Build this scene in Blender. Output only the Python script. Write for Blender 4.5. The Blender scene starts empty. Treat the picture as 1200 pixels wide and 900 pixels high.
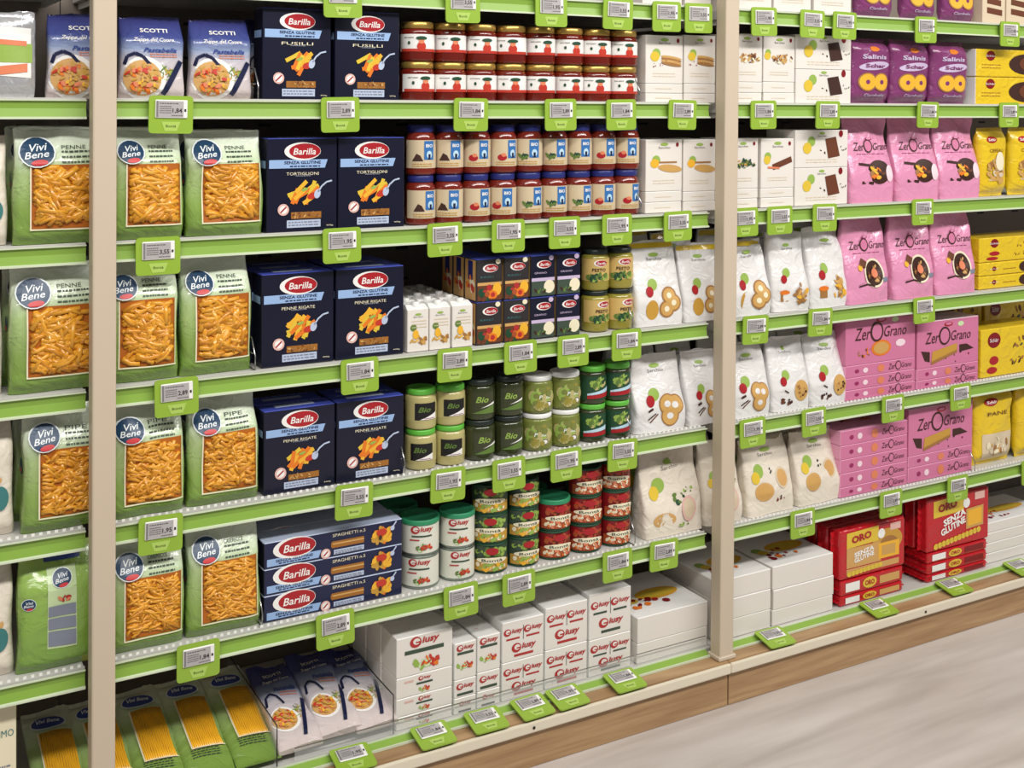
import bpy, bmesh, math, random
from mathutils import Vector, Matrix
C = bpy.context.scene.collection
sin, cos, pi = math.sin, math.cos, math.pi

# ------------------------------------------------------------------ camera
EYE = 1.30; CAMD = 2.04; FPX = 1385.5; CYP = 137.1
YAW, PITCH, ROLL = math.radians(29.49), math.radians(0.81), math.radians(0.41)
CF = Vector((sin(YAW)*cos(PITCH), cos(YAW)*cos(PITCH), -sin(PITCH)))
_r = Vector((cos(YAW), -sin(YAW), 0)); _u = _r.cross(CF)
CR = _r*cos(ROLL) + _u*sin(ROLL); CU = _u*cos(ROLL) - _r*sin(ROLL)
cam_d = bpy.data.cameras.new('camera'); cam = bpy.data.objects.new('camera', cam_d); C.objects.link(cam)
cam.matrix_world = Matrix(((CR.x, CU.x, -CF.x, 0), (CR.y, CU.y, -CF.y, -CAMD), (CR.z, CU.z, -CF.z, EYE), (0, 0, 0, 1)))
cam_d.sensor_width = 36; cam_d.lens = FPX/1200*36; cam_d.shift_y = -(450-CYP)/1200
cam_d.clip_start = 0.05; cam_d.clip_end = 50
bpy.context.scene.camera = cam
# ------------------------------------------------------------------ light
W = bpy.data.worlds.new('world'); bpy.context.scene.world = W; W.use_nodes = True
W.node_tree.nodes['Background'].inputs[0].default_value = (0.96, 0.98, 1.0, 1)
W.node_tree.nodes['Background'].inputs[1].default_value = 0.24
def area(name, loc, sx, sy, power, col=(1, 0.97, 0.93), rot=(0, 0, 0)):
    l = bpy.data.lights.new(name, 'AREA'); l.shape = 'RECTANGLE'; l.size = sx; l.size_y = sy; l.energy = power; l.color = col
    o = bpy.data.objects.new(name, l); C.objects.link(o); o.location = loc; o.rotation_euler = rot; return o
area('ceiling_strip_light', (1.6, -1.35, 2.75), 6.5, 0.3, 30, rot=(math.radians(25), 0, 0))
area('ceiling_strip_light', (1.6, -2.3, 3.0), 6.5, 0.3, 250, rot=(math.radians(42), 0, 0))
vs = bpy.context.scene.view_settings
vs.view_transform = 'Standard'; vs.look = 'None'; vs.exposure = -0.64; vs.gamma = 1.0; vs.use_curve_mapping = False

# ------------------------------------------------------------------ pixel <-> plane
def PX(x, h, Y=0.0):
    """world X of the point at depth Y, h below the eye, seen at column x"""
    k = (x-600)/FPX
    A = CR.x - k*CF.x; B = (CR.y - k*CF.y)*(CAMD+Y) + (CR.z - k*CF.z)*(-h)
    return -B/A
def PZ(x, y, Y=0.0):
    r = CF + CR*((x-600)/FPX) - CU*((y-CYP)/FPX)
    return EYE + r.z*(CAMD+Y)/r.y
# ------------------------------------------------------------------ materials
def lin(c):
    return tuple(((v/255)/12.92 if v/255 <= .04045 else (((v/255)+.055)/1.055)**2.4) for v in c) + (1,)
PAL = dict(
 white_card=((226,220,212),.55), white_side=((222,216,208),.6), navy=((18,20,42),.3), navy2=((26,32,66),.3), lit_blue_top=((66,80,172),.35),  # carton-top blue is brighter than the navy sides, with falling light painted in
 skyband=((150,180,222),.4), paleband=((184,196,220),.4), red=((168,30,38),.35), darkred=((128,20,28),.35), orange=((226,120,34),.4), yellow=((238,200,40),.35),
 pasta_yellow=((236,178,52),.4), pasta_brown=((160,104,40),.4), cream=((236,226,196),.5), white=((240,238,234),.4), black=((22,20,20),.45),
 dark=((40,36,38),.5), green=((96,124,56),.42), leaf=((148,178,80),.45), dgreen=((32,72,48),.4), tomato=((192,56,40),.35), salmon=((222,130,92),.4),
 gold=((196,160,84),.3,.7), lidblue=((40,46,112),.3), lidgreen=((50,140,98),.35), limelid=((96,180,64),.3), lidwhite=((236,236,232),.3), liddark=((34,42,38),.3),
 sauce=((108,28,18),.12), sauce2=((118,36,24),.12), jarbeige=((186,176,118),.12), jardark=((52,58,30),.12), jargreen=((120,128,60),.12), jaryellow=((150,140,56),.12),
 labelcream=((208,190,158),.5), labelblue=((48,110,176),.45), pesto_label=((206,174,104),.5), pinkb=((224,148,182),.27), pinkbox=((206,120,156),.4), pinkl=((232,160,192),.4),
 magenta=((150,40,92),.4), purple=((128,58,108),.27), lilac=((200,182,212),.35), yel_pack=((228,194,36),.3), brown=((104,56,34),.45), choc=((62,34,26),.45),
 tan=((206,160,96),.5), cookie=((202,158,88),.5), cookied=((160,112,60),.5), redpack=((190,22,34),.25), yelprint=((222,190,62),.35), beige=((214,196,168),.5),
 foil=((200,200,202),.25,.5), whitebag=((226,224,222),.3), paperbag=((226,216,200),.45), grey=((120,118,118),.5), greytext=((98,94,92),.6), screen=((176,172,172),.35),
 tag=((144,178,58),.38), taglight=((172,202,96),.4), tagtext=((70,90,30),.5), railgreen=((134,170,68),.42), railedge=((206,216,188),.4), metal=((200,198,192),.4), steel=((170,170,170),.25,.9),
 post=((200,184,162),.5), bumper=((222,212,190),.4), backpanel=((128,116,106),.7), icon=((224,180,170),.5), pastelgreen=((200,220,170),.3), vivi=((30,62,92),.35), viviwhite=((232,238,240),.4), vivired=((200,56,60),.4),
 spag=((246,186,44),.3), pastaor=((228,160,46),.28), pastaor2=((210,138,34),.28), pastaback=((176,96,18),.5), teal=((60,120,120),.5), boxgreen=((60,76,62),.5), blueprint=((54,74,150),.35), skin=((222,196,180),.5),
 beans=((196,150,60),.4), printgrey=((128,134,150),.5), lightblue=((186,216,232),.45), brandred=((176,44,44),.45), orangelabel=((170,80,44),.4), silverrim=((150,160,150),.3,.8), canwhite=((222,222,208),.4), rosewhite=((240,214,222),.4),
)
_m = {}
def nt_mat(name):
    m = bpy.data.materials.new(name); m.use_nodes = True; nt = m.node_tree; return m, nt, nt.nodes['Principled BSDF']
def M(name):
    if name in _m: return _m[name]
    p = PAL[name]; m, nt, b = nt_mat(name)
    b.inputs['Base Color'].default_value = lin(p[0]); b.inputs['Roughness'].default_value = p[1]
    if len(p) > 2: b.inputs['Metallic'].default_value = p[2]
    if name in ('pastaor', 'pastaor2', 'spag', 'sauce', 'sauce2', 'jarbeige', 'jardark', 'jargreen', 'jaryellow', 'purple', 'pinkb', 'redpack', 'yel_pack'):
        b.inputs['Coat Weight'].default_value = .5; b.inputs['Coat Roughness'].default_value = .12
    if name in ('whitebag', 'pinkb', 'purple', 'foil', 'redpack', 'yel_pack', 'paperbag', 'whitefilm'): add_bump(nt, b, 24, .7)
    _m[name] = m; return m
def add_bump(nt, b, scale, strength, dist=.009):
    tc = nt.nodes.new('ShaderNodeTexCoord'); n = nt.nodes.new('ShaderNodeTexNoise'); n.inputs['Scale'].default_value = scale
    n.inputs['Detail'].default_value = 3; n.inputs['Distortion'].default_value = 1.2
    bp = nt.nodes.new('ShaderNodeBump'); bp.inputs['Strength'].default_value = strength; bp.inputs['Distance'].default_value = dist
    nt.links.new(tc.outputs['Object'], n.inputs['Vector']); nt.links.new(n.outputs['Fac'], bp.inputs['Height']); nt.links.new(bp.outputs['Normal'], b.inputs['Normal'])
def ramp_mat(name, stops, rough=.3, bump=0):
    """a gradient running up the pack (generated z): print, plus painted light in greenbag"""
    m, nt, b = nt_mat(name); tc = nt.nodes.new('ShaderNodeTexCoord'); s = nt.nodes.new('ShaderNodeSeparateXYZ'); r = nt.nodes.new('ShaderNodeValToRGB')
    while len(r.color_ramp.elements) < len(stops): r.color_ramp.elements.new(.5)
    for e, (p, c) in zip(r.color_ramp.elements, stops): e.position = p; e.color = lin(c)
    nt.links.new(tc.outputs['Generated'], s.inputs[0]); nt.links.new(s.outputs['Z'], r.inputs[0]); nt.links.new(r.outputs[0], b.inputs['Base Color'])
    b.inputs['Roughness'].default_value = rough; b.inputs['Coat Weight'].default_value = .5; b.inputs['Coat Roughness'].default_value = .1
    if bump: add_bump(nt, b, 24, bump)
    _m[name] = m
ramp_mat('greenbag', [(0, (116, 148, 62)), (.3, (138, 168, 84)), (.6, (172, 196, 134)), (.76, (210, 224, 194)), (1, (232, 240, 226))], .22, .7)  # pale-to-green print, with shade painted into the foot and highlight into the top
ramp_mat('greenback', [(0, (116, 154, 62)), (.5, (138, 174, 76)), (1, (166, 198, 104))], .22, .7)
ramp_mat('soupbag', [(0, (212, 198, 194)), (.45, (206, 200, 206)), (.6, (140, 156, 190)), (.74, (66, 76, 138)), (1, (48, 50, 112))], .22, .6)
def tex_mat(name, c1, c2, scale, sc3, rough=.5, c3=None, detail=6, dist=.3):
    m, nt, b = nt_mat(name); tc = nt.nodes.new('ShaderNodeTexCoord'); mp = nt.nodes.new('ShaderNodeMapping'); mp.inputs['Scale'].default_value = sc3
    n = nt.nodes.new('ShaderNodeTexNoise'); n.inputs['Scale'].default_value = scale; n.inputs['Detail'].default_value = detail; n.inputs['Distortion'].default_value = dist
    r = nt.nodes.new('ShaderNodeValToRGB'); r.color_ramp.elements[0].position = .3; r.color_ramp.elements[1].position = .7
    r.color_ramp.elements[0].color = lin(c1); r.color_ramp.elements[1].color = lin(c2)
    nt.links.new(tc.outputs['Object'], mp.inputs[0]); nt.links.new(mp.outputs[0], n.inputs['Vector']); nt.links.new(n.outputs['Fac'], r.inputs[0]); nt.links.new(r.outputs[0], b.inputs['Base Color'])
    b.inputs['Roughness'].default_value = rough; _m[name] = m; return m, nt, b
tex_mat('oak', (150, 116, 80), (184, 150, 110), 4, (1.2, 8, 22), .45)
tex_mat('vinyl_floor', (178, 169, 162), (206, 198, 192), 2.2, (1.0, 9, 1), .35)
m, nt, b = nt_mat('clear_film'); b.inputs['Base Color'].default_value = (.95, .97, .97, 1); b.inputs['Roughness'].default_value = .08; b.inputs['Alpha'].default_value = .13; _m['clear_film'] = m

# ------------------------------------------------------------------ mesh builder
_txt = {}
BODY = {}
def text_mesh(s, bold, shear):
    key = (s, bold, shear)
    if key in _txt: return _txt[key]
    cu = bpy.data.curves.new('t', 'FONT'); cu.body = s; cu.size = 1; cu.offset = bold; cu.shear = shear; cu.resolution_u = 2; cu.fill_mode = 'BOTH'
    o = bpy.data.objects.new('t', cu); C.objects.link(o); dg = bpy.context.evaluated_depsgraph_get(); dg.update()
    me = bpy.data.meshes.new_from_object(o.evaluated_get(dg))
    V = [(v.co.x, v.co.y) for v in me.vertices]; F = [tuple(p.vertices) for p in me.polygons]
    bpy.data.objects.remove(o); bpy.data.curves.remove(cu); bpy.data.meshes.remove(me)
    xs = [v[0] for v in V] or [0]; ys = [v[1] for v in V] or [0]
    x0, x1, y0, y1 = min(xs), max(xs), min(ys), max(ys)
    V = [((x-(x0+x1)/2)/max(x1-x0, 1e-6), (y-(y0+y1)/2)/max(y1-y0, 1e-6)) for x, y in V]
    # make faces counter-clockwise
    G = []
    for f in F:
        a = sum(V[f[i]][0]*V[f[(i+1) % len(f)]][1]-V[f[(i+1) % len(f)]][0]*V[f[i]][1] for i in range(len(f)))
        G.append(f if a > 0 else f[::-1])
    _txt[key] = (V, G); return _txt[key]
class MB:
    def __init__(s): s.V = []; s.F = []; s.I = []; s.mats = []; s.sm = []
    def mi(s, m):
        if m not in s.mats: s.mats.append(m)
        return s.mats.index(m)
    def poly(s, pts, m, smooth=False):
        n = len(s.V); s.V += [tuple(p) for p in pts]; s.F.append(tuple(range(n, n+len(pts)))); s.I.append(s.mi(m)); s.sm.append(smooth)
    def mesh(s, V, F, m, smooth=False):
        n = len(s.V); s.V += [tuple(v) for v in V]; k = s.mi(m)
        for f in F: s.F.append(tuple(i+n for i in f)); s.I.append(k); s.sm.append(smooth)
    def grid(s, fn, nu, nv, m, smooth=True, wrap=False):
        V = [fn(i/nu, j/nv) for j in range(nv+1) for i in range(nu+(0 if wrap else 1))]
        w = nu if wrap else nu+1; F = []
        for j in range(nv):
            for i in range(nu):
                a = j*w+i; b = j*w+(i+1) % w if wrap else a+1
                F.append((a, b, b+w, a+w))
        s.mesh(V, F, m, smooth)
    def box(s, x0, x1, y0, y1, z0, z1, m, r=.0, side=None, top=None, seg=1):
        bm = bmesh.new(); bmesh.ops.create_cube(bm, size=1)
        for v in bm.verts: v.co = Vector(((x0+x1)/2+v.co.x*(x1-x0), (y0+y1)/2+v.co.y*(y1-y0), (z0+z1)/2+v.co.z*(z1-z0)))
        if r > 0: bmesh.ops.bevel(bm, geom=bm.edges[:], offset=min(r, (x1-x0)/2.2, (y1-y0)/2.2, (z1-z0)/2.2), segments=seg, affect='EDGES', profile=.5)
        bm.normal_update(); n = len(s.V); s.V += [tuple(v.co) for v in bm.verts]
        for f in bm.faces:
            s.F.append(tuple(v.index+n for v in f.verts)); nn = f.normal
            mm = top if (top and nn.z > .6) else side if (side and abs(nn.x) > .6) else m
            s.I.append(s.mi(mm)); s.sm.append(False)
        bm.free()
    def tube(s, pts, r, m, n=6, cap=True, r1=None):
        pts = [Vector(p) for p in pts]; rings = []
        for i, p in enumerate(pts):
            t = (pts[min(i+1, len(pts)-1)]-pts[max(i-1, 0)]).normalized(); a = t.orthogonal().normalized() if i == 0 else (a-t*a.dot(t)).normalized()
            b = t.cross(a); rr = r if r1 is None else r+(r1-r)*i/(len(pts)-1)
            rings.append([p+a*rr*cos(2*pi*k/n)+b*rr*sin(2*pi*k/n) for k in range(n)])
        V = [q for R in rings for q in R]; F = [(i*n+k, i*n+(k+1) % n, (i+1)*n+(k+1) % n, (i+1)*n+k) for i in range(len(pts)-1) for k in range(n)]
        if cap: F += [tuple(range(n))[::-1], tuple((len(pts)-1)*n+k for k in range(n))]
        s.mesh(V, F, m, True)
    def lathe(s, prof, m, n=28, cx=0, cy=0, smooth=True):
        V = [(cx+r*sin(2*pi*k/n), cy-r*cos(2*pi*k/n), z) for r, z in prof for k in range(n)]
        F = [(i*n+k, i*n+(k+1) % n, (i+1)*n+(k+1) % n, (i+1)*n+k) for i in range(len(prof)-1) for k in range(n)]
        s.mesh(V, F, m, smooth)
    def build(s, name, parent=None):
        if name in ('printed_text', 'printed_artwork') and parent and parent.name in BODY:      # print belongs to the face it is printed on
            B = BODY[parent.name]; n = len(B.V); B.V += s.V
            for f, i, q in zip(s.F, s.I, s.sm): B.F.append(tuple(k+n for k in f)); B.I.append(B.mi(s.mats[i])); B.sm.append(q)
            old = B.ob; nm = old.name; me0 = old.data; o = B.build('tmp_body'); old.data = o.data; old.data.name = nm; bpy.data.objects.remove(o); bpy.data.meshes.remove(me0); return old
        me = bpy.data.meshes.new(name); me.from_pydata(s.V, [], s.F)
        for m in s.mats: me.materials.append(M(m) if m not in _m else _m[m])
        for p, i, q in zip(me.polygons, s.I, s.sm): p.material_index = i; p.use_smooth = q
        me.update(); o = bpy.data.objects.new(name, me); C.objects.link(o)
        if parent:
            o.parent = parent
            if parent.name not in BODY: BODY[parent.name] = s; s.ob = o
        return o
class Dec:
    """printed artwork laid on a surface S(u, v, lift)"""
    def __init__(d, mb, S, step=None): d.mb = mb; d.S = S; d.step = step; d.l = .0004
    def P(d, u, v, l): return d.S(u, v, .0003+l*d.l)
    def rect(d, u0, v0, u1, v1, m, l=1, skew=0, tilt=0):
        nu = max(1, int(abs(u1-u0)/d.step)) if d.step else 1; nv = max(1, int(abs(v1-v0)/d.step)) if d.step else 1
        d.mb.grid(lambda a, b: d.P(u0+(u1-u0)*a+skew*b, v0+(v1-v0)*b+tilt*a, l), nu, nv, m, False)
    def ell(d, cu, cv, ru, rv, m, l=1, rot=0, n=18):
        V = [d.P(cu, cv, l)]; rings = 3 if d.step and max(ru, rv) > d.step else 1
        for k in range(1, rings+1):
            for i in range(n):
                a = 2*pi*i/n; x = ru*k/rings*cos(a); y = rv*k/rings*sin(a); V.append(d.P(cu+x*cos(rot)-y*sin(rot), cv+x*sin(rot)+y*cos(rot), l))
        F = [(0, 1+i, 1+(i+1) % n) for i in range(n)]
        for k in range(rings-1):
            F += [(1+k*n+i, 1+(k+1)*n+i, 1+(k+1)*n+(i+1) % n, 1+k*n+(i+1) % n) for i in range(n)]
        d.mb.mesh(V, F, m)
    def poly(d, pts, m, l=1):
        if not d.step: d.mb.poly([d.P(u, v, l) for u, v in pts], m); return
        n = 6
        for k in range(1, len(pts)-1):
            A, B, E = pts[0], pts[k], pts[k+1]; P = lambda i, j: d.P(A[0]+(B[0]-A[0])*i/n+(E[0]-A[0])*j/n, A[1]+(B[1]-A[1])*i/n+(E[1]-A[1])*j/n, l)
            for i in range(n):
                for j in range(n-i):
                    d.mb.poly([P(i, j), P(i+1, j), P(i, j+1)], m)
                    if i+j < n-1: d.mb.poly([P(i+1, j), P(i+1, j+1), P(i, j+1)], m)
    def strip(d, pts, w, m, l=1):
        if d.step:
            q = []
            for (a, b), (c, e) in zip(pts, pts[1:]): n = max(1, int(math.hypot(c-a, e-b)/d.step)); q += [(a+(c-a)*i/n, b+(e-b)*i/n) for i in range(n)]
            pts = q+[pts[-1]]
        for (a, b), (c, e) in zip(pts, pts[1:]):
            L = math.hypot(c-a, e-b) or 1; nx, ny = -(e-b)/L*w/2, (c-a)/L*w/2
            d.mb.poly([d.P(a-nx, b-ny, l), d.P(c-nx, e-ny, l), d.P(c+nx, e+ny, l), d.P(a+nx, b+ny, l)], m)
    def text(d, s, cu, cv, w, h, m, l=2, bold=.0, shear=0, rot=0, tilt=0):
        V, F = text_mesh(s, bold, shear); P = []
        for x, y in V:
            x *= w; y = y*h+tilt*x; P.append(d.P(cu+x*cos(rot)-y*sin(rot), cv+x*sin(rot)+y*cos(rot), l))
        d.mb.mesh(P, F, m)
    def blobs(d, cu, cv, w, h, cols, n, seed, l=1, size=.3, cap=.5):
        rn = random.Random(seed)
        for i in range(n):
            a = rn.uniform(0, 2*pi); q = rn.random()**.5; u = cu+cos(a)*q*w/2*.75; v = cv+sin(a)*q*h/2*.75; s = min(w, h)*size*rn.uniform(.6, 1.1)
            d.ell(u, v, s*.5, s*.5*rn.uniform(cap*.6, cap*1.4), rn.choice(cols), l+i*.08, rn.uniform(0, pi), 8)
    def lines(d, u0, u1, v, n, dv, m, l=2, hgt=None, seed=1):
        """rows of small print"""
        rn = random.Random(seed); hgt = hgt or dv*.45
        for i in range(n):
            u = u0
            while u < u1:
                w = rn.uniform(.05, .16)*(u1-u0); d.rect(u, v-i*dv, min(u+w, u1), v-i*dv+hgt, m, l); u += w+.03*(u1-u0)
def empty(name, label, cat, group=None):
    o = bpy.data.objects.new(name, None); o.empty_display_size = .02; C.objects.link(o); tag(o, label, cat, group); return o
def tag(o, label, cat, group=None):
    o['label'] = label; o['category'] = cat
    if group: o['group'] = group
    return o
kids = {}
def copy_tree(o, parent=None):
    c = o.copy(); C.objects.link(c); c.parent = parent
    for ch in list(o.children): copy_tree(ch, c)
    return c
USED = set()
def put(proto, X, Y, Z, label, rz=0, group=None, rx=0, ry=0, part_labels=None):
    """first use moves the prototype itself, later uses copy it with its parts"""
    o = proto if proto.name not in USED else copy_tree(proto)
    USED.add(proto.name)
    o.location = (X, Y, Z); o.rotation_euler = (rx, ry, rz); o['label'] = label
    if group: o['group'] = group
    return o
def flat(x0=0, z0=0, y=0): return lambda u, v, l: (x0+u, y-l, z0+v)
def topface(x0, y0, z): return lambda u, v, l: (x0+u, y0+v, z+l)
def leftface(x, y1): return lambda u, v, l: (x-l, y1-u, v)        # u runs from the back towards the viewer
ORD = ['leftmost', 'second from left', 'third from left', 'fourth from left', 'fifth from left', 'sixth from left', 'seventh from left', 'eighth from left', 'ninth from left', 'tenth from left', 'eleventh from left', 'twelfth from left']
RN = random.Random(4)
def jit(a): return RN.uniform(-a, a)

# ------------------------------------------------------------------ setting: floor, shelving
HB = [-.173, .036, .275, .518, .749, .980]            # rail bottoms, metres below the eye
RH = .032                                             # rail height
SH = [EYE-h+RH+.001 for h in HB]                      # shelf surfaces
DECK_H = 1.210; DECK = EYE-DECK_H; SH.append(DECK)
FLOOR = EYE-1.318
XL, XP1, XP2, XR = -.75, PX(117, .4), PX(842, .4), 4.6
BAYS = [(XL, XP1), (XP1, XP2), (XP2, XR)]
NAME = ['top', 'second', 'third', 'fourth', 'fifth', 'sixth', 'bottom']
BAYN = ['left bay', 'middle bay', 'right bay']
fl = MB(); fl.grid(lambda a, b: (-3+10*a, -5+5.6*b, FLOOR), 1, 1, 'vinyl_floor', False); fo = fl.build('floor'); fo['kind'] = 'structure'
# shift planks under base too
for k, (x0, x1) in enumerate(BAYS):
    b = MB(); b.box(x0+.001, x1-.001, .42, .435, FLOOR+.001, EYE+.55, 'backpanel')
    for j in range(24):      # punched slots of the back panel
        z = DECK+.1+j*.07
        for i in range(int((x1-x0)/.16)): b.poly([(x0+.08+i*.16+a, .4195, z+c) for a, c in ((0, 0), (.03, 0), (.03, .006), (0, .006))], 'black')
    tag(b.build('back_panel'), 'dark perforated metal back panel behind the shelves, '+BAYN[k], 'panel', 'back panels')
def rail_profile(b, x0, x1, z):
    p = [(0.0, RH), (-.004, RH), (-.004, RH-.0018), (.0004, RH-.003), (.0032, RH*.55), (.0004, .004), (-.004, .0026), (-.004, 0), (0, 0)]
    ms = ['railedge', 'railedge', 'railedge', 'railgreen', 'railgreen', 'railedge', 'railedge', 'railedge']
    for (a, b2), m in zip(zip(p, p[1:]), ms):
        b.poly([(x0, a[0], z+a[1]), (x0, b2[0], z+b2[1]), (x1, b2[0], z+b2[1]), (x1, a[0], z+a[1])], m)
for r in range(6):
    for k, (x0, x1) in enumerate(BAYS):
        g0 = .004 if k == 0 else .022; x0 += g0; x1 -= (.03 if k == 1 else .022)
        e = empty('gondola_shelf', 'white metal shelf with lime green price rail, %s level, %s' % (NAME[r], BAYN[k]), 'shelf', 'gondola shelves')
        zs = SH[r]; b = MB(); b.box(x0, x1, .004, .415, zs-.022, zs-.001, 'metal', .001)
        b.box(x0, x1, .0036, .006, zs-.028, zs+.002, 'metal')
        if r in (4, 5):
            n = int((x1-x0)/.012)
            for i in range(n): b.box(x0+i*.012+.003, x0+i*.012+.008, .004, .006, zs+.001, zs+.006, 'white')
        b.build('shelf_board', e)
        b = MB(); rail_profile(b, x0, x1, EYE-HB[r]); b.build('price_rail', e)
        for xx in (x0+.01, x1-.014): b = MB(); b.box(xx, xx+.004, .03, .41, zs-.034, zs-.023, 'metal'); b.build('bracket', e)
for k, (x0, x1) in enumerate(BAYS):
    e = empty('base_unit', 'oak fronted base of the shelving with cream bumper strip, '+BAYN[k], 'shelf base', 'base units')
    b = MB(); b.box(x0+.001, x1-.001, .0105, .415, DECK-.03, DECK-.001, 'metal', .001); b.build('base_deck', e)
    b = MB(); b.box(x0+.001, x1-.001, -.048, -.001, DECK-.033, DECK-.010, 'oak'); b.build('ledge', e)
    b = MB(); b.box(x0+.0015, x1-.0015, -.046, .3, FLOOR+.0005, DECK-.034, 'oak', .001); b.build('plinth', e)
    b = MB(); b.box(x0+.0005, x1-.0005, -.057, -.0485, DECK-.034, DECK-.012, 'bumper', .003, seg=2)
    b.build('bumper_strip', e)
    b = MB(); x0 += .022; x1 -= .022
    b.poly([(x0, -.010, DECK-.009), (x1, -.010, DECK-.009), (x1, .006, DECK-.001), (x0, .006, DECK-.001)], 'railgreen')
    b.box(x0, x1, -.0135, -.0105, DECK-.0095, DECK-.005, 'railedge'); b.box(x0, x1, .006, .010, DECK-.006, DECK+.001, 'railedge'); b.build('price_rail', e)
# screw caps of the bumper
for k, (px, py) in enumerate([(626, 863), (1085, 720)]):
    X = PX(px, 1.2, -.0575); b = MB(); n = 12; z = DECK-.023
    b.lathe([(0, 0), (.003, 0), (.003, .001), (0, .001)], 'black', 10); o = b.build('screw_cap'); o.location = (X, -.0575, z); o.rotation_euler = (pi/2, 0, 0)
    tag(o, 'small black screw cap on the cream bumper strip, %s one' % ('left' if k == 0 else 'right'), 'screw cap', 'bumper screw caps')
for k, X in enumerate((XP1, XP2)):
    e = empty('upright_post', 'beige square metal upright in front of the shelves, %s of the two' % ('left' if k == 0 else 'right'), 'post', 'uprights')
    e.location = (X, 0, 0); b = MB(); b.box(-.019, .019, -.040, -.006, DECK-.0085, EYE+.6, 'post', .003, seg=2); b.build('post_tube', e)
    b = MB(); b.box(-.024, .024, -.044, -.003, DECK-.0095, DECK, 'post', .002); b.build('foot_plate', e)

# ------------------------------------------------------------------ price tags
def tag_proto(price):
    e = empty('price_tag', '', 'price tag'); w, h = .074, .064
    b = MB(); rc = .006; pts = [(sx*(w/2-rc)+rc*cos(a), cz+rc*sin(a)) for sx, cz, a0 in ((1, rc, -pi/2), (1, h-rc, 0), (-1, h-rc, pi/2), (-1, rc, pi)) for a in (a0, a0+pi/6, a0+pi/3, a0+pi/2)]
    n = len(pts); V = [(x, 0, z) for x, z in pts]+[(x, .003, z) for x, z in pts]
    b.mesh(V, [tuple(range(n)), tuple(range(n, 2*n))[::-1]]+[((i+1) % n, i, i+n, (i+1) % n+n) for i in range(n)], 'tag')
    d = Dec(b, flat()); d.text('Bontà', 0, .0125, .017, .0042, 'tagtext', 1, bold=.01)
    d.poly([(-.016, .020), (-.010, .004), (.010, .004), (.016, .020)], 'taglight', .3); b.build('tag_plate', e)
    b = MB(); b.box(-.027, .027, -.003, -.0001, .026, h-.007, 'white', .0012)
    d = Dec(b, flat(0, 0, -.003)); d.rect(-.0255, .028, .020, h-.009, 'screen', .3); d.rect(-.0255, .028, -.0225, h-.009, 'grey', 1)
    d.lines(-.020, .012, .050, 1, .003, 'greytext', 1, .0018, 3); d.lines(-.020, .0, .045, 4, .0035, 'greytext', 1, .0014, 5); d.lines(.0, .019, .030, 1, .002, 'greytext', 1, .0014, 6)
    d.text(price, .0095, .0385, .016, .009, 'dark', 1, bold=.02); d.rect(.0215, .0375, .0245, .042, 'black', 1); b.build('price_display', e)
    return e
tags = {p: tag_proto(p) for p in ('1,95', '1,84', '3,55', '2,89')}
TAGS = [
 [(375,428),(518,566),(623,668),(702,744),(761,800),(801,835),(878,912),(935,967),(973,1004),(1070,1098),(1170,1195)],
 [(170,229),(372,425),(528,574),(635,678),(707,748),(780,817),(877,911),(953,985),(1072,1100),(1169,1194)],
 [(155,215),(374,427),(497,545),(573,617),(640,682),(703,742),(776,811),(856,889),(897,929),(949,982),(1067,1094)],
 [(178,236),(394,449),(508,556),(587,632),(650,692),(714,753),(867,901),(943,977),(1067,1098)],
 [(157,218),(388,440),(500,548),(572,620),(640,686),(707,750),(860,903),(937,970),(1030,1061),(1112,1138)],
 [(203,261),(366,420),(516,564),(585,630),(702,744),(757,797),(923,957),(1028,1058),(1106,1136),(1193,1222)]]
ON = ['first', 'second', 'third', 'fourth', 'fifth', 'sixth', 'seventh', 'eighth', 'ninth', 'tenth', 'eleventh']
pr = ['1,95', '1,84', '3,55', '2,89']
for r, row in enumerate(TAGS):
    for i, (a, c) in enumerate(row):
        X = PX((a+c)/2, HB[r], -.006); z = EYE-HB[r]-.0245
        put(tags[pr[(i*2+r) % 4]], X, -.0095, z, 'lime green electronic price tag on the %s rail, %s from the left' % (NAME[r], ON[i]), 0, 'price tags on the rails', jit(.02), jit(.025))
BT = [(415, 888), (510, 862), (572, 843), (627, 823), (668, 810), (735, 798), (911, 747), (1033, 711), (1121, 684), (1200, 656)]
for i, (a, y) in enumerate(BT):
    X = PX(a, DECK_H, -.035); put(tags[pr[i % 4]], X, -.0585, DECK-.003, 'lime green electronic price tag lying tilted on the bottom rail, %s from the left' % ON[i], jit(.04), 'price tags lying on the bottom rail', -math.radians(80), 0)

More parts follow.
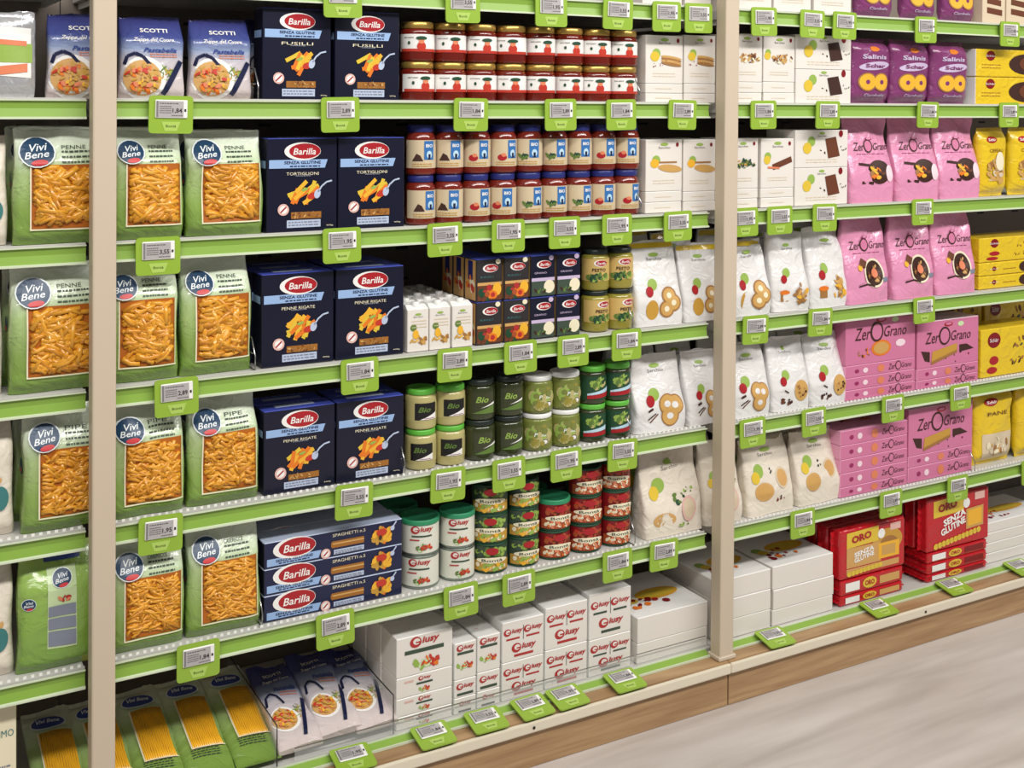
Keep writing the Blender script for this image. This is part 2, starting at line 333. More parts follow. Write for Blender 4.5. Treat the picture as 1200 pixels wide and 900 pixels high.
# ------------------------------------------------------------------ product builders
def bag_fn(w, h, d, kind, seed):
    rn = random.Random(seed); wv = [(rn.uniform(-85, 85), rn.uniform(-70, 70), rn.uniform(0, 6), rn.uniform(.3, 1)) for _ in range(7)]
    def wr(x, v):
        a = sum(k*sin(p*x+q*v*h+o) for p, q, o, k in wv)*(.0017 if kind == 'gusset' else .0012 if kind == 'pasta' else .0009)
        return a*(1.0+1.6*max(0, v-.65)*3)
    ph = rn.uniform(0, 6)
    def prm(v):
        if kind == 'pasta':
            hd = d/2*(min(1, (.45+v/.10*.55)) if v < .10 else 1 if v < .7 else max(.06, 1-((v-.7)/.3)**1.3*.94)); hw = w/2*(1-.05*v+.02*sin(v*9+ph)); cy = d/2+.012*max(0, v-.7)/.3; n = 4.5 if v < .7 else 4.5-(v-.7)*6
        elif kind == 'gusset':
            t = max(0, (v-.30)/.70); hd = d/2*(1-.93*t**1.1); hw = w/2*(1-.055*v+.018*sin(v*8+ph)); cy = d/2+.010*t; n = 7-3*t
            if v < .05: hw *= .97
        else:
            q = min(v, 1-v)/.12; hd = d/2*(.10+.90*min(1, max(0, (q-.35)/.9))**.6) if q < 1.25 else d/2; hw = w/2*(1-.04*max(0, 1-abs(q))); cy = d/2; n = 2.6
        return hw, hd, cy, n
    def S(u, v, l):
        t = min(max(v/h, 0), 1); hw, hd, cy, n = prm(t); a = min(abs(u)/hw, .995)
        return (u, cy-hd*(1-a**n)**(1/n)-l+wr(u, t), v)
    return prm, wr, S
def bag_body(b, w, h, d, kind, seed, m, seal=None):
    prm, wr, S = bag_fn(w, h, d, kind, seed); N = 44; K = 30; rn = random.Random(seed+9); zj = [rn.uniform(-.002, .0025) for _ in range(N)]
    V = []
    for j in range(K+1):
        t = j/K; hw, hd, cy, n = prm(t)
        for i in range(N):
            a = 2*pi*i/N-pi/2; ca, sa = cos(a), sin(a)
            x = hw*math.copysign(abs(ca)**(2/n), ca); y = cy+hd*math.copysign(abs(sa)**(2/n), sa)
            y += wr(x, t)*(1 if sa < 0.1 else .3); V.append((x, y, t*h+(zj[i]+.002*sin(x*90+seed) if j == K else 0)))
    F = [(j*N+i, j*N+(i+1) % N, (j+1)*N+(i+1) % N, (j+1)*N+i) for j in range(K) for i in range(N)]
    b.mesh(V, F, m, True); b.mesh([V[i] for i in range(N)], [tuple(range(N))[::-1]], m); b.mesh([V[K*N+i] for i in range(N)], [tuple(range(N))], m)
    if seal: b.grid(lambda a, c: S((a-.5)*w*.9, h*(1-seal[1]+(seal[1]-.01)*c), .0008), 16, 4, seal[0], True)
    return S
def pasta_bits(b, S, u0, u1, v0, v1, n, seed, r, L):
    rn = random.Random(seed)
    for i in range(n):
        l = L*rn.uniform(.6, 1.1); a = rn.uniform(-.9, .9) if rn.random() < .7 else rn.uniform(0, pi)
        cu = rn.uniform(u0+l*.35, u1-l*.35); cv = rn.uniform(v0+.4*l*abs(sin(a))+r, v1-.4*l*abs(sin(a))-r); lift = rn.uniform(-.001, .003)
        pts = []
        bend = rn.uniform(-.15, .15)*l
        for t in (-.5, 0, .5): uu = min(max(cu+cos(a)*l*t, u0+r), u1-r); vv = min(max(cv+sin(a)*l*t+bend*(1-4*t*t), v0+r), v1-r); pts.append(S(uu, vv, lift))
        b.tube(pts, r*rn.uniform(.8, 1.1), rn.choice(['pastaor', 'pastaor', 'pastaor2']), 6)
def vivi_logo(d, u, v, s, l=2):
    d.ell(u, v, s*.52, s*.47, 'viviwhite', l); d.ell(u, v, s*.48, s*.43, 'vivi', l+.5)
    d.text('Vivi', u+s*.05, v+s*.14, s*.5, s*.22, 'viviwhite', l+1, bold=.01, shear=.3, rot=.12); d.text('Bene', u-s*.02, v-s*.08, s*.7, s*.2, 'viviwhite', l+1, bold=.01, shear=.3, rot=.12)
    d.ell(u+s*.06, v-s*.32, s*.24, s*.09, 'vivired', l+1, .1)
def pasta_bag(w, h, d, seed, kind='penne'):
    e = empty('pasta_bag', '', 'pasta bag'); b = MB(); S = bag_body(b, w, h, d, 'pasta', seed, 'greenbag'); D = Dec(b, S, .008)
    # side gusset print
    b.build('bag_film', e)
    u0, u1, v0, v1 = -w*.31, w*.43, h*.14, h*.69
    b = MB(); D = Dec(b, S, .006); D.rect(u0, v0, u1, v1, 'pastaback', 1)
    if kind == 'penne': pasta_bits(b, S, u0, u1, v0, v1, 135, seed, .0047, .042)
    elif kind == 'fusilli': pasta_bits(b, S, u0, u1, v0, v1, 300, seed, .0026, .028)
    else: pasta_bits(b, S, u0, u1, v0, v1, 240, seed, .0034, .024)
    b.build('pasta_window', e)
    b = MB(); D = Dec(b, S, .006); D.l = .0006; t = .0022; k = 6
    for (a0, c0, a1, c1) in ((u0-t, v0-t, u1+t, v0), (u0-t, v0, u0, v1), (u1, v0, u1+t*.5, v1)): D.rect(a0, c0, a1, c1, 'cream', k)
    b.build('window_border', e)
    b = MB(); D = Dec(b, S, .01); D.l = .0005
    D.l = .0008; vivi_logo(D, -w*.25, h*.80, w*.36, 8); b.build('logo', e)
    b = MB(); D = Dec(b, S); D.l = .0005; D.text('PENNE' if kind == 'penne' else 'CASERECCE' if kind == 'fusilli' else 'PIPE', w*.13, h*.84, w*.26, .006, 'boxgreen', 2); D.lines(w*.0, w*.34, h*.795, 3, .0085, 'boxgreen', 2, .0028, seed); b.build('printed_text', e)
    # gusset badge on the left side
    b = MB(); prm = bag_fn(w, h, d, 'pasta', seed)[0]; hw, hd, cy, n = prm(.55)
    Ls = lambda u, v, l: (-hw-l-.0008, cy+hd*.5-u, v)
    D = Dec(b, Ls); D.ell(hd*.4, h*.55, hd*.38, .014, 'vivi', 2); D.ell(hd*.4, h*.52, hd*.25, .004, 'vivired', 3); b.build('side_badge', e)
    return e
def soup_bag(w, h, d, seed, logo='SCOTTI'):
    e = empty('soup_bag', '', 'soup bag'); b = MB(); S = bag_body(b, w, h, d, 'pasta', seed, 'soupbag'); b.build('bag_film', e)
    b = MB(); D = Dec(b, S, .008); D.l = .0006
    D.ell(-w*.15, h*.26, w*.34, w*.34, 'white', 1, n=22); D.ell(-w*.17, h*.26, w*.29, w*.28, 'tan', 2, n=22)
    D.blobs(-w*.17, h*.26, w*.66, w*.64, ['orange', 'salmon', 'tomato', 'beans', 'pasta_yellow', 'beans', 'cookie'], 70, seed, 3, .16)
    D.strip([(-w*.44, h*.42), (-w*.40, h*.52), (-w*.28, h*.56), (-w*.16, h*.52), (-w*.05, h*.42)], w*.05, 'navy2', 3)
    D.strip([(w*.14, h*.06), (w*.28, h*.26), (w*.42, h*.47)], w*.085, 'navy2', 3); D.blobs(w*.2, h*.32, w*.26, h*.22, ['green', 'leaf', 'beans'], 22, seed+1, 1, .5, .15); b.build('bowl_picture', e)
    b = MB(); D = Dec(b, S); D.l = .0006
    D.text(logo, w*.02, h*.84, w*.42, h*.05, 'white', 2, bold=.02); D.text('Zuppe del Cuore', 0, h*.72, w*.62, h*.06, 'white', 2, shear=.3, bold=.01)
    D.text('Pastabella', w*.10, h*.60, w*.5, h*.055, 'blueprint', 2, shear=.3, bold=.02); D.lines(-w*.05, w*.36, h*.545, 2, h*.03, 'salmon', 2, h*.012, 7); b.build('printed_text', e)
    return e
def barilla_logo(D, u, v, w, l=2):
    D.ell(u, v, w*.5, w*.235, 'white', l, n=24); D.ell(u+w*.06, v+w*.005, w*.43, w*.20, 'red', l+.5, n=24); D.text('Barilla', u+w*.05, v-w*.005, w*.62, w*.17, 'white', l+1, shear=.2, bold=.012)
def pasta_box(w, h, d, title, seed):
    e = empty('pasta_box', '', 'pasta box'); b = MB(); b.box(-w/2, w/2, 0, d, 0, h, 'navy', .0012, 'navy', 'lit_blue_top')
    D = Dec(b, leftface(-w/2, d)); D.rect(d*.1, h*.68, d*.9, h*.76, 'skyband', 1)
    D = Dec(b, topface(-w/2, 0, h)); D.rect(w*.2, d*.3, w*.75, d*.62, 'paleband', 1); D.lines(w*.1, w*.9, d*.8, 1, .01, 'skyband', 1, .004, seed); b.build('carton', e)
    b = MB(); D = Dec(b, flat()); barilla_logo(D, 0, h*.86, w*.52); o = b.build('logo', e); o['label'] = 'red oval logo with white script'
    b = MB(); D = Dec(b, flat()); D.poly([(-w*.47, h*.68), (w*.32, h*.68), (w*.36, h*.77), (-w*.47, h*.77)], 'skyband', 1); D.text('SENZA GLUTINE', w*.0, h*.74, w*.52, h*.032, 'navy2', 2, bold=.02); D.lines(-w*.18, w*.26, h*.693, 1, .005, 'navy2', 2, .0022, 9)
    D.text(title, 0, h*.62, w*.46, h*.032, 'cream', 2); D.lines(-w*.1, w*.12, h*.592, 1, .004, 'printgrey', 2, .0014, 3); D.poly([(-w*.22, h*.045), (w*.26, h*.045), (w*.26, h*.125), (-w*.22, h*.125)], 'paleband', 1); D.lines(-w*.2, w*.24, h*.095, 2, h*.03, 'printgrey', 2, .0022, 4); D.text('400g', w*.39, h*.055, w*.1, h*.018, 'cream', 2); b.build('printed_text', e)
    b = MB(); D = Dec(b, flat()); rn = random.Random(seed)
    D.rect(-w*.16, h*.14, w*.27, h*.21, 'pasta_brown', 1); D.blobs(w*.055, h*.175, w*.5, h*.09, ['cookied', 'pasta_brown', 'brown', 'tan'], 26, seed, 2, .5, .35); b.build('pasta_strip', e); b = MB(); D = Dec(b, flat())
    for i in range(15 if title != 'SPAGHETTI' else 15):
        a = rn.uniform(.2, 1.4); cu = w*.02+rn.uniform(-.13, .13)*w; cv = h*.40+rn.uniform(-.06, .08)*h; l = w*.11
        D.strip([(cu-cos(a)*l, cv-sin(a)*l), (cu+cos(a)*l, cv+sin(a)*l)], w*.055, rn.choice(['pasta_yellow', 'yelprint', 'orange']), 2+i*.1)
    D.ell(w*.14, h*.38, w*.07, h*.035, 'tomato', 4, .3); D.ell(w*.03, h*.45, w*.05, h*.016, 'leaf', 4.2, .3); D.ell(w*.21, h*.40, w*.045, h*.05, 'paleband', 4.4, -.3)
    D.strip([(w*.22, h*.42), (w*.27, h*.48), (w*.34, h*.525), (w*.42, h*.54)], w*.022, 'paleband', 4.4)
    b.build('food_picture', e); b = MB(); D = Dec(b, flat()); D.ell(-w*.27, h*.24, w*.08, w*.08, 'icon', 2, n=16); D.ell(-w*.27, h*.24, w*.055, w*.055, 'white', 2.5, n=16); D.strip([(-w*.31, h*.21), (-w*.23, h*.27)], w*.02, 'red', 3); b.build('round_badge', e)
    return e
def spaghetti_box(w, h, d, seed):
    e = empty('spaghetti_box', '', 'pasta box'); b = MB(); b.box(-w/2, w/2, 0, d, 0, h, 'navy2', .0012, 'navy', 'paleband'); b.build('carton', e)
    b = MB(); D = Dec(b, flat()); barilla_logo(D, -w*.29, h*.66, w*.30); o = b.build('logo', e); o['label'] = 'red oval logo with white script'
    b = MB(); D = Dec(b, flat()); D.poly([(-w*.48, h*.08), (-w*.12, h*.08), (-w*.10, h*.36), (-w*.48, h*.36)], 'skyband', 1); D.text('SENZA GLUTINE', -w*.29, h*.25, w*.26, h*.1, 'navy2', 2, bold=.02); D.lines(-w*.4, -w*.18, h*.13, 1, .004, 'navy2', 2, .002, 9)
    D.text('SPAGHETTI n.5', w*.10, h*.83, w*.24, h*.12, 'cream', 2); D.rect(-w*.01, h*.08, w*.21, h*.26, 'paleband', 1); D.lines(0, w*.2, h*.17, 2, h*.07, 'printgrey', 2, .002, 4); b.build('printed_text', e)
    b = MB(); D = Dec(b, flat()); D.rect(-w*.02, h*.34, w*.21, h*.60, 'pasta_brown', 1); D.ell(-w*.02, h*.47, w*.012, h*.13, 'pasta_brown', 1); D.strip([(-w*.02, h*.5), (w*.21, h*.5)], h*.06, 'tan', 2); b.build('pasta_strip', e); b = MB(); D = Dec(b, flat())
    D.blobs(w*.345, h*.48, w*.18, h*.8, ['orange', 'pasta_yellow', 'beans', 'orange', 'pasta_yellow'], 34, seed, 1, .4); D.ell(w*.34, h*.62, w*.04, h*.14, 'tomato', 6); D.ell(w*.33, h*.42, w*.012, h*.1, 'choc', 6.5); D.ell(w*.42, h*.72, w*.016, h*.10, 'paleband', 7, -.3); D.strip([(w*.42, h*.75), (w*.45, h*.97)], w*.01, 'paleband', 7)
    b.build('food_picture', e); b = MB(); D = Dec(b, flat()); D.ell(-w*.07, h*.18, w*.035, w*.035, 'icon', 3, n=16); D.ell(-w*.07, h*.18, w*.024, w*.024, 'white', 3.5, n=16); D.strip([(-w*.085, h*.10), (-w*.055, h*.26)], w*.01, 'red', 4); b.build('round_badge', e)
    return e
def cyl(r): return lambda u, v, l: ((r+l)*sin(u/r), -(r+l)*cos(u/r), v)
def jar(name, r, h, body, lidm, lab, art, neck=.9, cat='jar', lidh=.16, blend=.16):
    """glass jar on its axis: body, metal lid, paper label"""
    e = empty(name, '', cat); hl = h*(1-lidh); b = MB()
    b.lathe([(0, 0), (r*.86, 0), (r*.97, h*.02), (r, h*.06), (r, hl-h*blend), (r*.97, hl-h*blend*.55), (r*neck*.98, hl-h*.02), (r*neck*.92, hl), (0, hl)], body); b.build('jar_glass', e)
    b = MB(); q = r*neck; b.lathe([(q*.9, hl-.001), (q*1.0, hl), (q*1.02, hl+h*.02), (q*1.02, h-.003), (q*.97, h-.0005), (q*.85, h), (q*.8, h-.0012), (0, h-.0012)], lidm)
    b.build('lid', e)
    b = MB(); z0, z1 = h*lab[1], h*lab[2]; n = 16; a = 1.35
    b.grid(lambda s, t: ((r+.0005)*sin((s-.5)*2*a), -(r+.0005)*cos((s-.5)*2*a), z0+(z1-z0)*t), n, 1, lab[0]); D = Dec(b, cyl(r+.0005), .006); art(D, r, z0, z1); b.build('label', e)
    return e
def art_tomato(D, r, z0, z1):
    m = (z0+z1)/2; H = z1-z0
    D.rect(-r*1.2, z0, r*1.2, z0+H*.16, 'tomato', 1); D.ell(r*.1, z0+H*.30, H*.26, H*.26, 'tomato', 2); D.ell(r*.1, z0+H*.60, H*.16, H*.15, 'salmon', 2.4); D.ell(r*.1, z0+H*.77, H*.32, H*.11, 'dgreen', 2.6); D.ell(-r*.62, m, H*.08, H*.10, 'dgreen', 2); D.lines(-r*.95, -r*.35, z0+H*.78, 1, .003, 'greytext', 2, .0014, 2)
def art_blue(D, r, z0, z1):
    H = z1-z0; D.rect(r*.0, z0+H*.30, r*.72, z1-H*.03, 'labelblue', 1); D.text('BIO', r*.36, z0+H*.80, r*.5, H*.12, 'white', 2, bold=.03); D.ell(r*.36, z0+H*.48, r*.2, H*.14, 'lightblue', 2); D.rect(r*.28, z0+H*.32, r*.44, z0+H*.5, 'navy2', 3)
    D.lines(-r*.8, r*.6, z0+H*.14, 2, H*.08, 'beans', 2, H*.03, 3)
def art_blue_g(D, r, z0, z1): art_blue(D, r, z0, z1); H = z1-z0; D.blobs(-r*.45, z0+H*.38, r*.75, H*.36, ['dgreen', 'green', 'dgreen'], 9, 2, 1, .6)
def art_blue_r(D, r, z0, z1): art_blue(D, r, z0, z1); H = z1-z0; D.ell(-r*.4, z0+H*.33, r*.32, H*.12, 'red', 1); D.ell(-r*.3, z0+H*.42, r*.16, H*.07, 'salmon', 2)
def art_blue_k(D, r, z0, z1): art_blue(D, r, z0, z1); H = z1-z0; D.poly([(-r*.8, z0+H*.25), (-r*.05, z0+H*.25), (-r*.25, z0+H*.45), (-r*.5, z0+H*.52)], 'choc', 1)
def art_black(D, r, z0, z1):
    H = z1-z0; D.rect(-r*.72, z0+H*.10, r*.75, z1-H*.06, 'black', 1); D.text('Bio', -r*.1, z0+H*.62, r*.8, H*.26, 'green', 2, bold=.02, shear=.3); D.poly([(-r*.4, z0+H*.12), (r*.74, z0+H*.12), (r*.74, z0+H*.45)], 'white', 2); D.lines(-r*.1, r*.6, z0+H*.16, 1, .003, 'magenta', 3, .0014, 4)
def art_black2(D, r, z0, z1):
    H = z1-z0; D.rect(-r*.75, z0+H*.05, r*.7, z1-H*.04, 'jardark', 1); D.text('Bio', -r*.1, z0+H*.66, r*.8, H*.26, 'leaf', 2, bold=.02, shear=.3); D.poly([(-r*.75, z0+H*.06), (r*.74, z0+H*.06), (r*.74, z0+H*.42)], 'green', 2); D.poly([(-r*.2, z0+H*.30), (r*.74, z0+H*.44), (r*.74, z0+H*.54)], 'white', 3)
def art_olive(D, r, z0, z1):
    H = z1-z0; D.rect(-r*1.2, z0, r*1.2, z1, 'jargreen', .5); D.blobs(0, z0+H*.5, r*2.0, H*.95, ['jaryellow', 'leaf', 'jargreen', 'jarbeige', 'jarbeige'], 60, 5, 1, .36, .9); D.ell(r*.1, z0+H*.55, r*.62, H*.24, 'green', 3.6); D.text('Pesto', r*.1, z0+H*.56, r*.85, H*.15, 'white', 4.5, bold=.02, shear=.2); D.ell(r*.32, z0+H*.26, r*.26, H*.11, 'dark', 4.5); D.ell(r*.32, z0+H*.26, r*.2, H*.08, 'white', 5)
def art_stripe(D, r, z0, z1):
    H = z1-z0; D.rect(-r*.8, z0+H*.04, r*.9, z1-H*.05, 'dgreen', 1); D.blobs(0, z0+H*.7, r*1.5, H*.5, ['leaf', 'green', 'jarbeige'], 22, 3, 1.2, .5, .6); D.poly([(-r*.8, z0+H*.05), (r*.9, z0+H*.12), (r*.9, z0+H*.30), (-r*.8, z0+H*.2)], 'red', 3); D.poly([(-r*.8, z0+H*.2), (r*.9, z0+H*.32), (r*.9, z0+H*.5), (-r*.8, z0+H*.27)], 'lightblue', 3)
def art_barpesto(D, r, z0, z1):
    H = z1-z0; barilla_logo(D, r*.22, z0+H*.80, r*1.0, 1); D.text('PESTO', r*.1, z0+H*.50, r*1.0, H*.15, 'choc', 2, bold=.02); D.blobs(r*.0, z0+H*.18, r*2.2, H*.36, ['green', 'dgreen', 'leaf'], 26, 3, 1, .7, .6)
def sauce_box(w, h, d, kind):
    e = empty('sauce_box', '', 'sauce box'); b = MB(); b.box(-w/2, w/2, 0, d, 0, h, 'navy' if kind else 'dark', .001, 'dark', 'lit_blue_top')
    D = Dec(b, leftface(-w/2, d)); D.rect(d*.05, h*.03, d*.95, h*.97, 'tan', .6); D.rect(d*.3, h*.5, d*.7, h*.95, 'lidblue', 1); D.blobs(d*.5, h*.4, d*.8, h*.5, ['orange', 'tomato', 'salmon', 'cream'], 9, 3, 2, .5); b.build('carton', e)
    b = MB(); D = Dec(b, flat()); D.rect(-w*.48, h*.5, w*.48, h*.98, 'navy' if kind else 'dark', .5); barilla_logo(D, w*.04, h*.78, w*.6, 1); b.build('logo', e)
    b = MB(); D = Dec(b, flat()); D.rect(-w*.46, h*.03, w*.48, h*.42, 'boxgreen' if kind else 'brown', .6)
    if kind: D.rect(-w*.46, h*.38, w*.48, h*.46, 'lilac', .8); D.ell(w*.26, h*.24, w*.22, h*.16, 'cream', 1); D.blobs(-w*.12, h*.16, w*.6, h*.2, ['dgreen', 'choc', 'green'], 8, 2, 1, .6)
    else: D.rect(-w*.46, h*.38, w*.48, h*.45, 'tan', .8); D.ell(w*.30, h*.28, w*.17, h*.15, 'pasta_yellow', 1.4); D.blobs(-w*.08, h*.2, w*.8, h*.38, ['brandred', 'orangelabel', 'brown', 'dgreen', 'orange'], 20, 2, 1, .5, .8)
    D.ell(w*.33, h*.93, w*.10, h*.06, 'cream' if not kind else 'lilac', 3); D.text('GRANO' if kind else 'RAGU', -w*.1, h*.58, w*.5, h*.045, 'lilac' if kind else 'teal', 2); b.build('printed_artwork', e)
    return e
def sachet_carton(w, h, d):
    e = empty('cream_carton', '', 'carton'); b = MB(); b.box(-w/2, w/2, 0, d, 0, h*.86, 'white_card', .001)
    z = h*.86; b.mesh([(-w/2, 0, z), (w/2, 0, z), (w/2, d, z), (-w/2, d, z), (-w/2+.002, d*.35, h*.95), (w/2-.002, d*.35, h*.95), (w/2-.002, d, h*.95), (-w/2+.002, d, h*.95)], [(0, 1, 5, 4), (4, 5, 6, 7), (0, 4, 7, 3), (1, 2, 6, 5), (2, 3, 7, 6)], 'white'); b.build('carton', e)
    b = MB(); b.lathe([(.008, h*.88), (.008, h), (.007, h+.001), (0, h+.001)], 'lidwhite', 12, 0, d*.3); b.build('cap', e)
    b = MB(); D = Dec(b, flat()); sarchio(D, 0, h*.74, w*.5); D.ell(-w*.22, h*.50, w*.15, w*.15, 'green', 1); D.blobs(0, h*.24, w*1.0, h*.26, ['beans', 'cookie', 'pasta_yellow', 'cookied'], 16, 3, 1, .5); D.ell(-w*.12, h*.36, w*.14, w*.2, 'pasta_yellow', 3); D.lines(-w*.3, w*.4, h*.62, 3, .006, 'beige', 1, .002, 3); b.build('printed_artwork', e)
    return e
def sarchio(D, u, v, w, l=1, txt='Sarchio'):
    D.ell(u, v+w*.12, w*.3, w*.10, 'leaf', l); D.text(txt, u, v-w*.08, w*.9, w*.14, 'greytext', l+.5)
def art_food(D, w, h, kind, seed):
    """lower front artwork of the white cartons and bags: green dot, fruit dot, food"""
    if kind == 'cracker':
        D.ell(-w*.22, h*.62, w*.11, w*.11, 'leaf', 1); D.ell(-w*.26, h*.56, w*.12, w*.11, 'yelprint', 1.5); D.blobs(-w*.2, h*.40, w*.42, h*.2, ['magenta', 'darkred'], 6, seed, 1, .16, 1)
        for i in range(4): D.ell(w*.18, h*(.54-.045*i), w*.28, h*.035, ['cookie', 'cookied', 'tan', 'cookied'][i], 2+i*.3, -.12)
        D.blobs(w*.18, h*.48, w*.55, h*.16, ['brown', 'cookied', 'tan'], 14, seed, 4, .16)
    elif kind == 'plain':
        D.ell(-w*.22, h*.60, w*.11, w*.11, 'leaf', 1); D.ell(-w*.26, h*.54, w*.12, w*.10, 'pasta_yellow', 1.5); D.rect(-w*.15, h*.545, w*.35, h*.575, 'cookied', 2); D.ell(w*.16, h*.44, w*.33, h*.075, 'tan', 2, -.1); D.ell(w*.16, h*.44, w*.29, h*.055, 'cookie', 2.5, -.1)
    elif kind == 'bar':
        D.ell(-w*.36, h*.62, w*.09, w*.09, 'leaf', 1); D.ell(-w*.38, h*.55, w*.10, w*.09, 'yelprint', 1.5); D.blobs(w*.1, h*.5, w*.8, h*.24, ['cookied', 'brown', 'tan', 'cookie', 'cream'], 34, seed, 2, .45)
    elif kind == 'seed':
        D.ell(-w*.36, h*.62, w*.09, w*.09, 'leaf', 1); D.blobs(w*.05, h*.5, w*.95, h*.22, ['boxgreen', 'green', 'beans', 'dgreen'], 46, seed, 2, .4)
    elif kind == 'roll':
        D.ell(-w*.3, h*.64, w*.1, w*.1, 'leaf', 1); D.ell(-w*.32, h*.57, w*.1, w*.1, 'yelprint', 1.5); D.strip([(-w*.15, h*.42), (w*.42, h*.58)], h*.12, 'brown', 2); D.strip([(-w*.3, h*.42), (w*.05, h*.40)], h*.04, 'salmon', 2.4)
    elif kind == 'choc':
        D.ell(-w*.20, h*.70, w*.07, w*.07, 'leaf', 1); D.ell(-w*.28, h*.52, w*.08, w*.08, 'yelprint', 1.5)
        D.poly([(w*.12, h*.24), (w*.34, h*.30), (w*.26, h*.82), (w*.06, h*.76)], 'choc' if seed == 0 else 'brown', 2); D.blobs(w*.22, h*.48, w*.72, h*.4, ['choc', 'cream', 'choc'], 10, 5, 1, .2)
def white_box(w, h, d, kind, seed, flats=0, txt='Sarchio'):
    e = empty('cracker_box', '', 'snack box'); b = MB(); b.box(-w/2, w/2, 0, d, 0, h, 'white_card', .001, 'white_side', 'white'); b.build('carton', e)
    b = MB(); D = Dec(b, flat()); sarchio(D, 0, h*.87, w*(.36 if kind != 'choc' else .18), 1, txt); b.build('logo', e); b = MB(); D = Dec(b, flat()); D.ell(w*.36, h*.90, w*.04, w*.05, 'darkred', 1); art_food(D, w, h, kind, seed); D.lines(-w*.3, w*.3, h*.2, 2, .006, 'beige', 1, .0016, 3); b.build('printed_artwork', e)
    return e
def flat_box(w, h, d, name='cracker_box', side='white_side', art=0):
    e = empty(name, '', 'snack box'); b = MB(); b.box(-w/2, w/2, 0, d, 0, h, 'white_card', .0012, side, 'white'); D = Dec(b, flat()); b.build('carton', e)
    if art:
        b = MB(); D = Dec(b, topface(0, 0, h)); D.ell(w*.1, d*.45, w*.3, d*.13, 'pasta_yellow', 1); D.ell(w*.1, d*.45, w*.24, d*.09, 'yelprint', 2); D.ell(-w*.34, d*.45, w*.08, d*.07, 'leaf', 1); D.ell(-w*.30, d*.38, w*.08, d*.06, 'yelprint', 1.5)
        D.blobs(-w*.14, d*.28, w*.7, d*.4, ['darkred', 'red', 'darkred', 'orange'], 12, art, 2.5, .22, .8); b.build('printed_artwork', e)
    else:
        b = MB(); D = Dec(b, flat()); D.lines(-w*.25, w*.2, h*.45, 1, .004, 'beige', 1, .0016, 4); b.build('printed_artwork', e)
    return e
def cookie_bag(w, h, d, kind, seed, film='whitebag', seal=None, txt='Sarchio'):
    e = empty('cookie_bag', '', 'cookie bag'); b = MB(); S = bag_body(b, w, h, d, 'gusset', seed, film, seal); b.build('bag_film', e)
    b = MB(); D = Dec(b, S, .008); D.l = .0006
    if kind == 'whiteside': b.build('printed_artwork', e); return e
    sarchio(D, 0, h*.82, w*.34, 1, txt); b.build('logo', e); b = MB(); D = Dec(b, S, .008); D.l = .0006; dv = .10 if kind in ('bean', 'galette') else 0; D.ell(-w*(.12+dv), h*(.50+dv), w*.10, w*.10, 'leaf', 1); D.ell(-w*(.20+dv), h*(.42+dv), w*.08, w*.09, 'red' if kind in ('ring', 'van', 'muf', 'chip') else 'yelprint', 2)
    if kind == 'ring':
        D.ell(-w*.16, h*.20, w*.14, w*.17, 'beans', 1)
        for a, c in ((.2, .36), (.28, .27), (.14, .20)): D.ell(w*a, h*c, w*.15, w*.15, 'cookied', 2+a); D.ell(w*a, h*c, w*.12, w*.12, 'cookie', 2.5+a); D.ell(w*a, h*c, w*.05, w*.05, 'cream', 3+a)
    elif kind == 'van':
        for a, c in ((.12, .36), (.26, .34), (.16, .20)): D.ell(w*a, h*c, w*.16, w*.16, 'cookied', 2+a); D.ell(w*a, h*c, w*.14, w*.14, 'cookie', 2.5+a); D.ell(w*a, h*c, w*.06, w*.05, 'whitebag', 3+a)
        D.strip([(-w*.26, h*.18), (-w*.10, h*.25)], .003, 'choc', 2); D.strip([(-w*.22, h*.14), (-w*.06, h*.24)], .003, 'brown', 2); D.strip([(-w*.26, h*.29), (-w*.16, h*.32)], .005, 'choc', 2)
    elif kind == 'muf':
        D.rect(-w*.28, h*.13, -w*.10, h*.24, 'cookied', 1); D.ell(-w*.19, h*.25, w*.12, w*.05, 'orange', 2); D.blobs(w*.22, h*.24, w*.46, h*.34, ['cookie', 'pasta_yellow', 'tan', 'cookied'], 20, seed, 2, .34)
    elif kind == 'chip':
        D.blobs(-w*.15, h*.14, w*.36, h*.13, ['choc', 'choc', 'brown'], 10, seed, 1, .4, .9); D.ell(w*.24, h*.27, w*.18, h*.15, 'cookie', 2); D.blobs(w*.24, h*.27, w*.34, h*.28, ['choc', 'cookied', 'tan', 'cookied'], 12, seed, 3, .16, .9); D.strip([(-w*.2, h*.3), (-w*.1, h*.26)], .003, 'choc', 2)
    elif kind == 'bean':
        D.blobs(w*.08, h*.42, w*.3, h*.16, ['green', 'dgreen', 'green'], 7, seed, 1, .42, .7); D.blobs(w*.27, h*.50, w*.24, h*.08, ['leaf', 'green'], 6, seed+1, 1, .5, .7); D.ell(w*.24, h*.28, w*.13, h*.15, 'icon', 1); D.ell(w*.24, h*.28, w*.10, h*.12, 'beige', 1.6); D.ell(-w*.18, h*.20, w*.18, h*.085, 'tan', 1); D.blobs(-w*.18, h*.2, w*.34, h*.15, ['beige', 'cream', 'tan'], 14, seed, 2, .3, .6); D.blobs(w*.12, h*.11, w*.26, h*.05, ['green', 'leaf'], 5, seed, 1, .8, .7)
    elif kind == 'galette':
        D.ell(-w*.16, h*.32, w*.18, h*.125, 'tan', 1); D.ell(-w*.16, h*.32, w*.14, h*.095, 'cookie', 1.5); D.ell(w*.24, h*.46, w*.13, h*.14, 'beige', 1); D.ell(w*.24, h*.46, w*.10, h*.11, 'tan', 1.5); D.blobs(w*.02, h*.56, w*.2, h*.14, ['black'], 4, seed, 1, .24, .8); D.blobs(w*.16, h*.19, w*.22, h*.1, ['choc', 'darkred', 'black'], 6, seed, 1, .4, .8)
    b.build('printed_artwork', e); return e
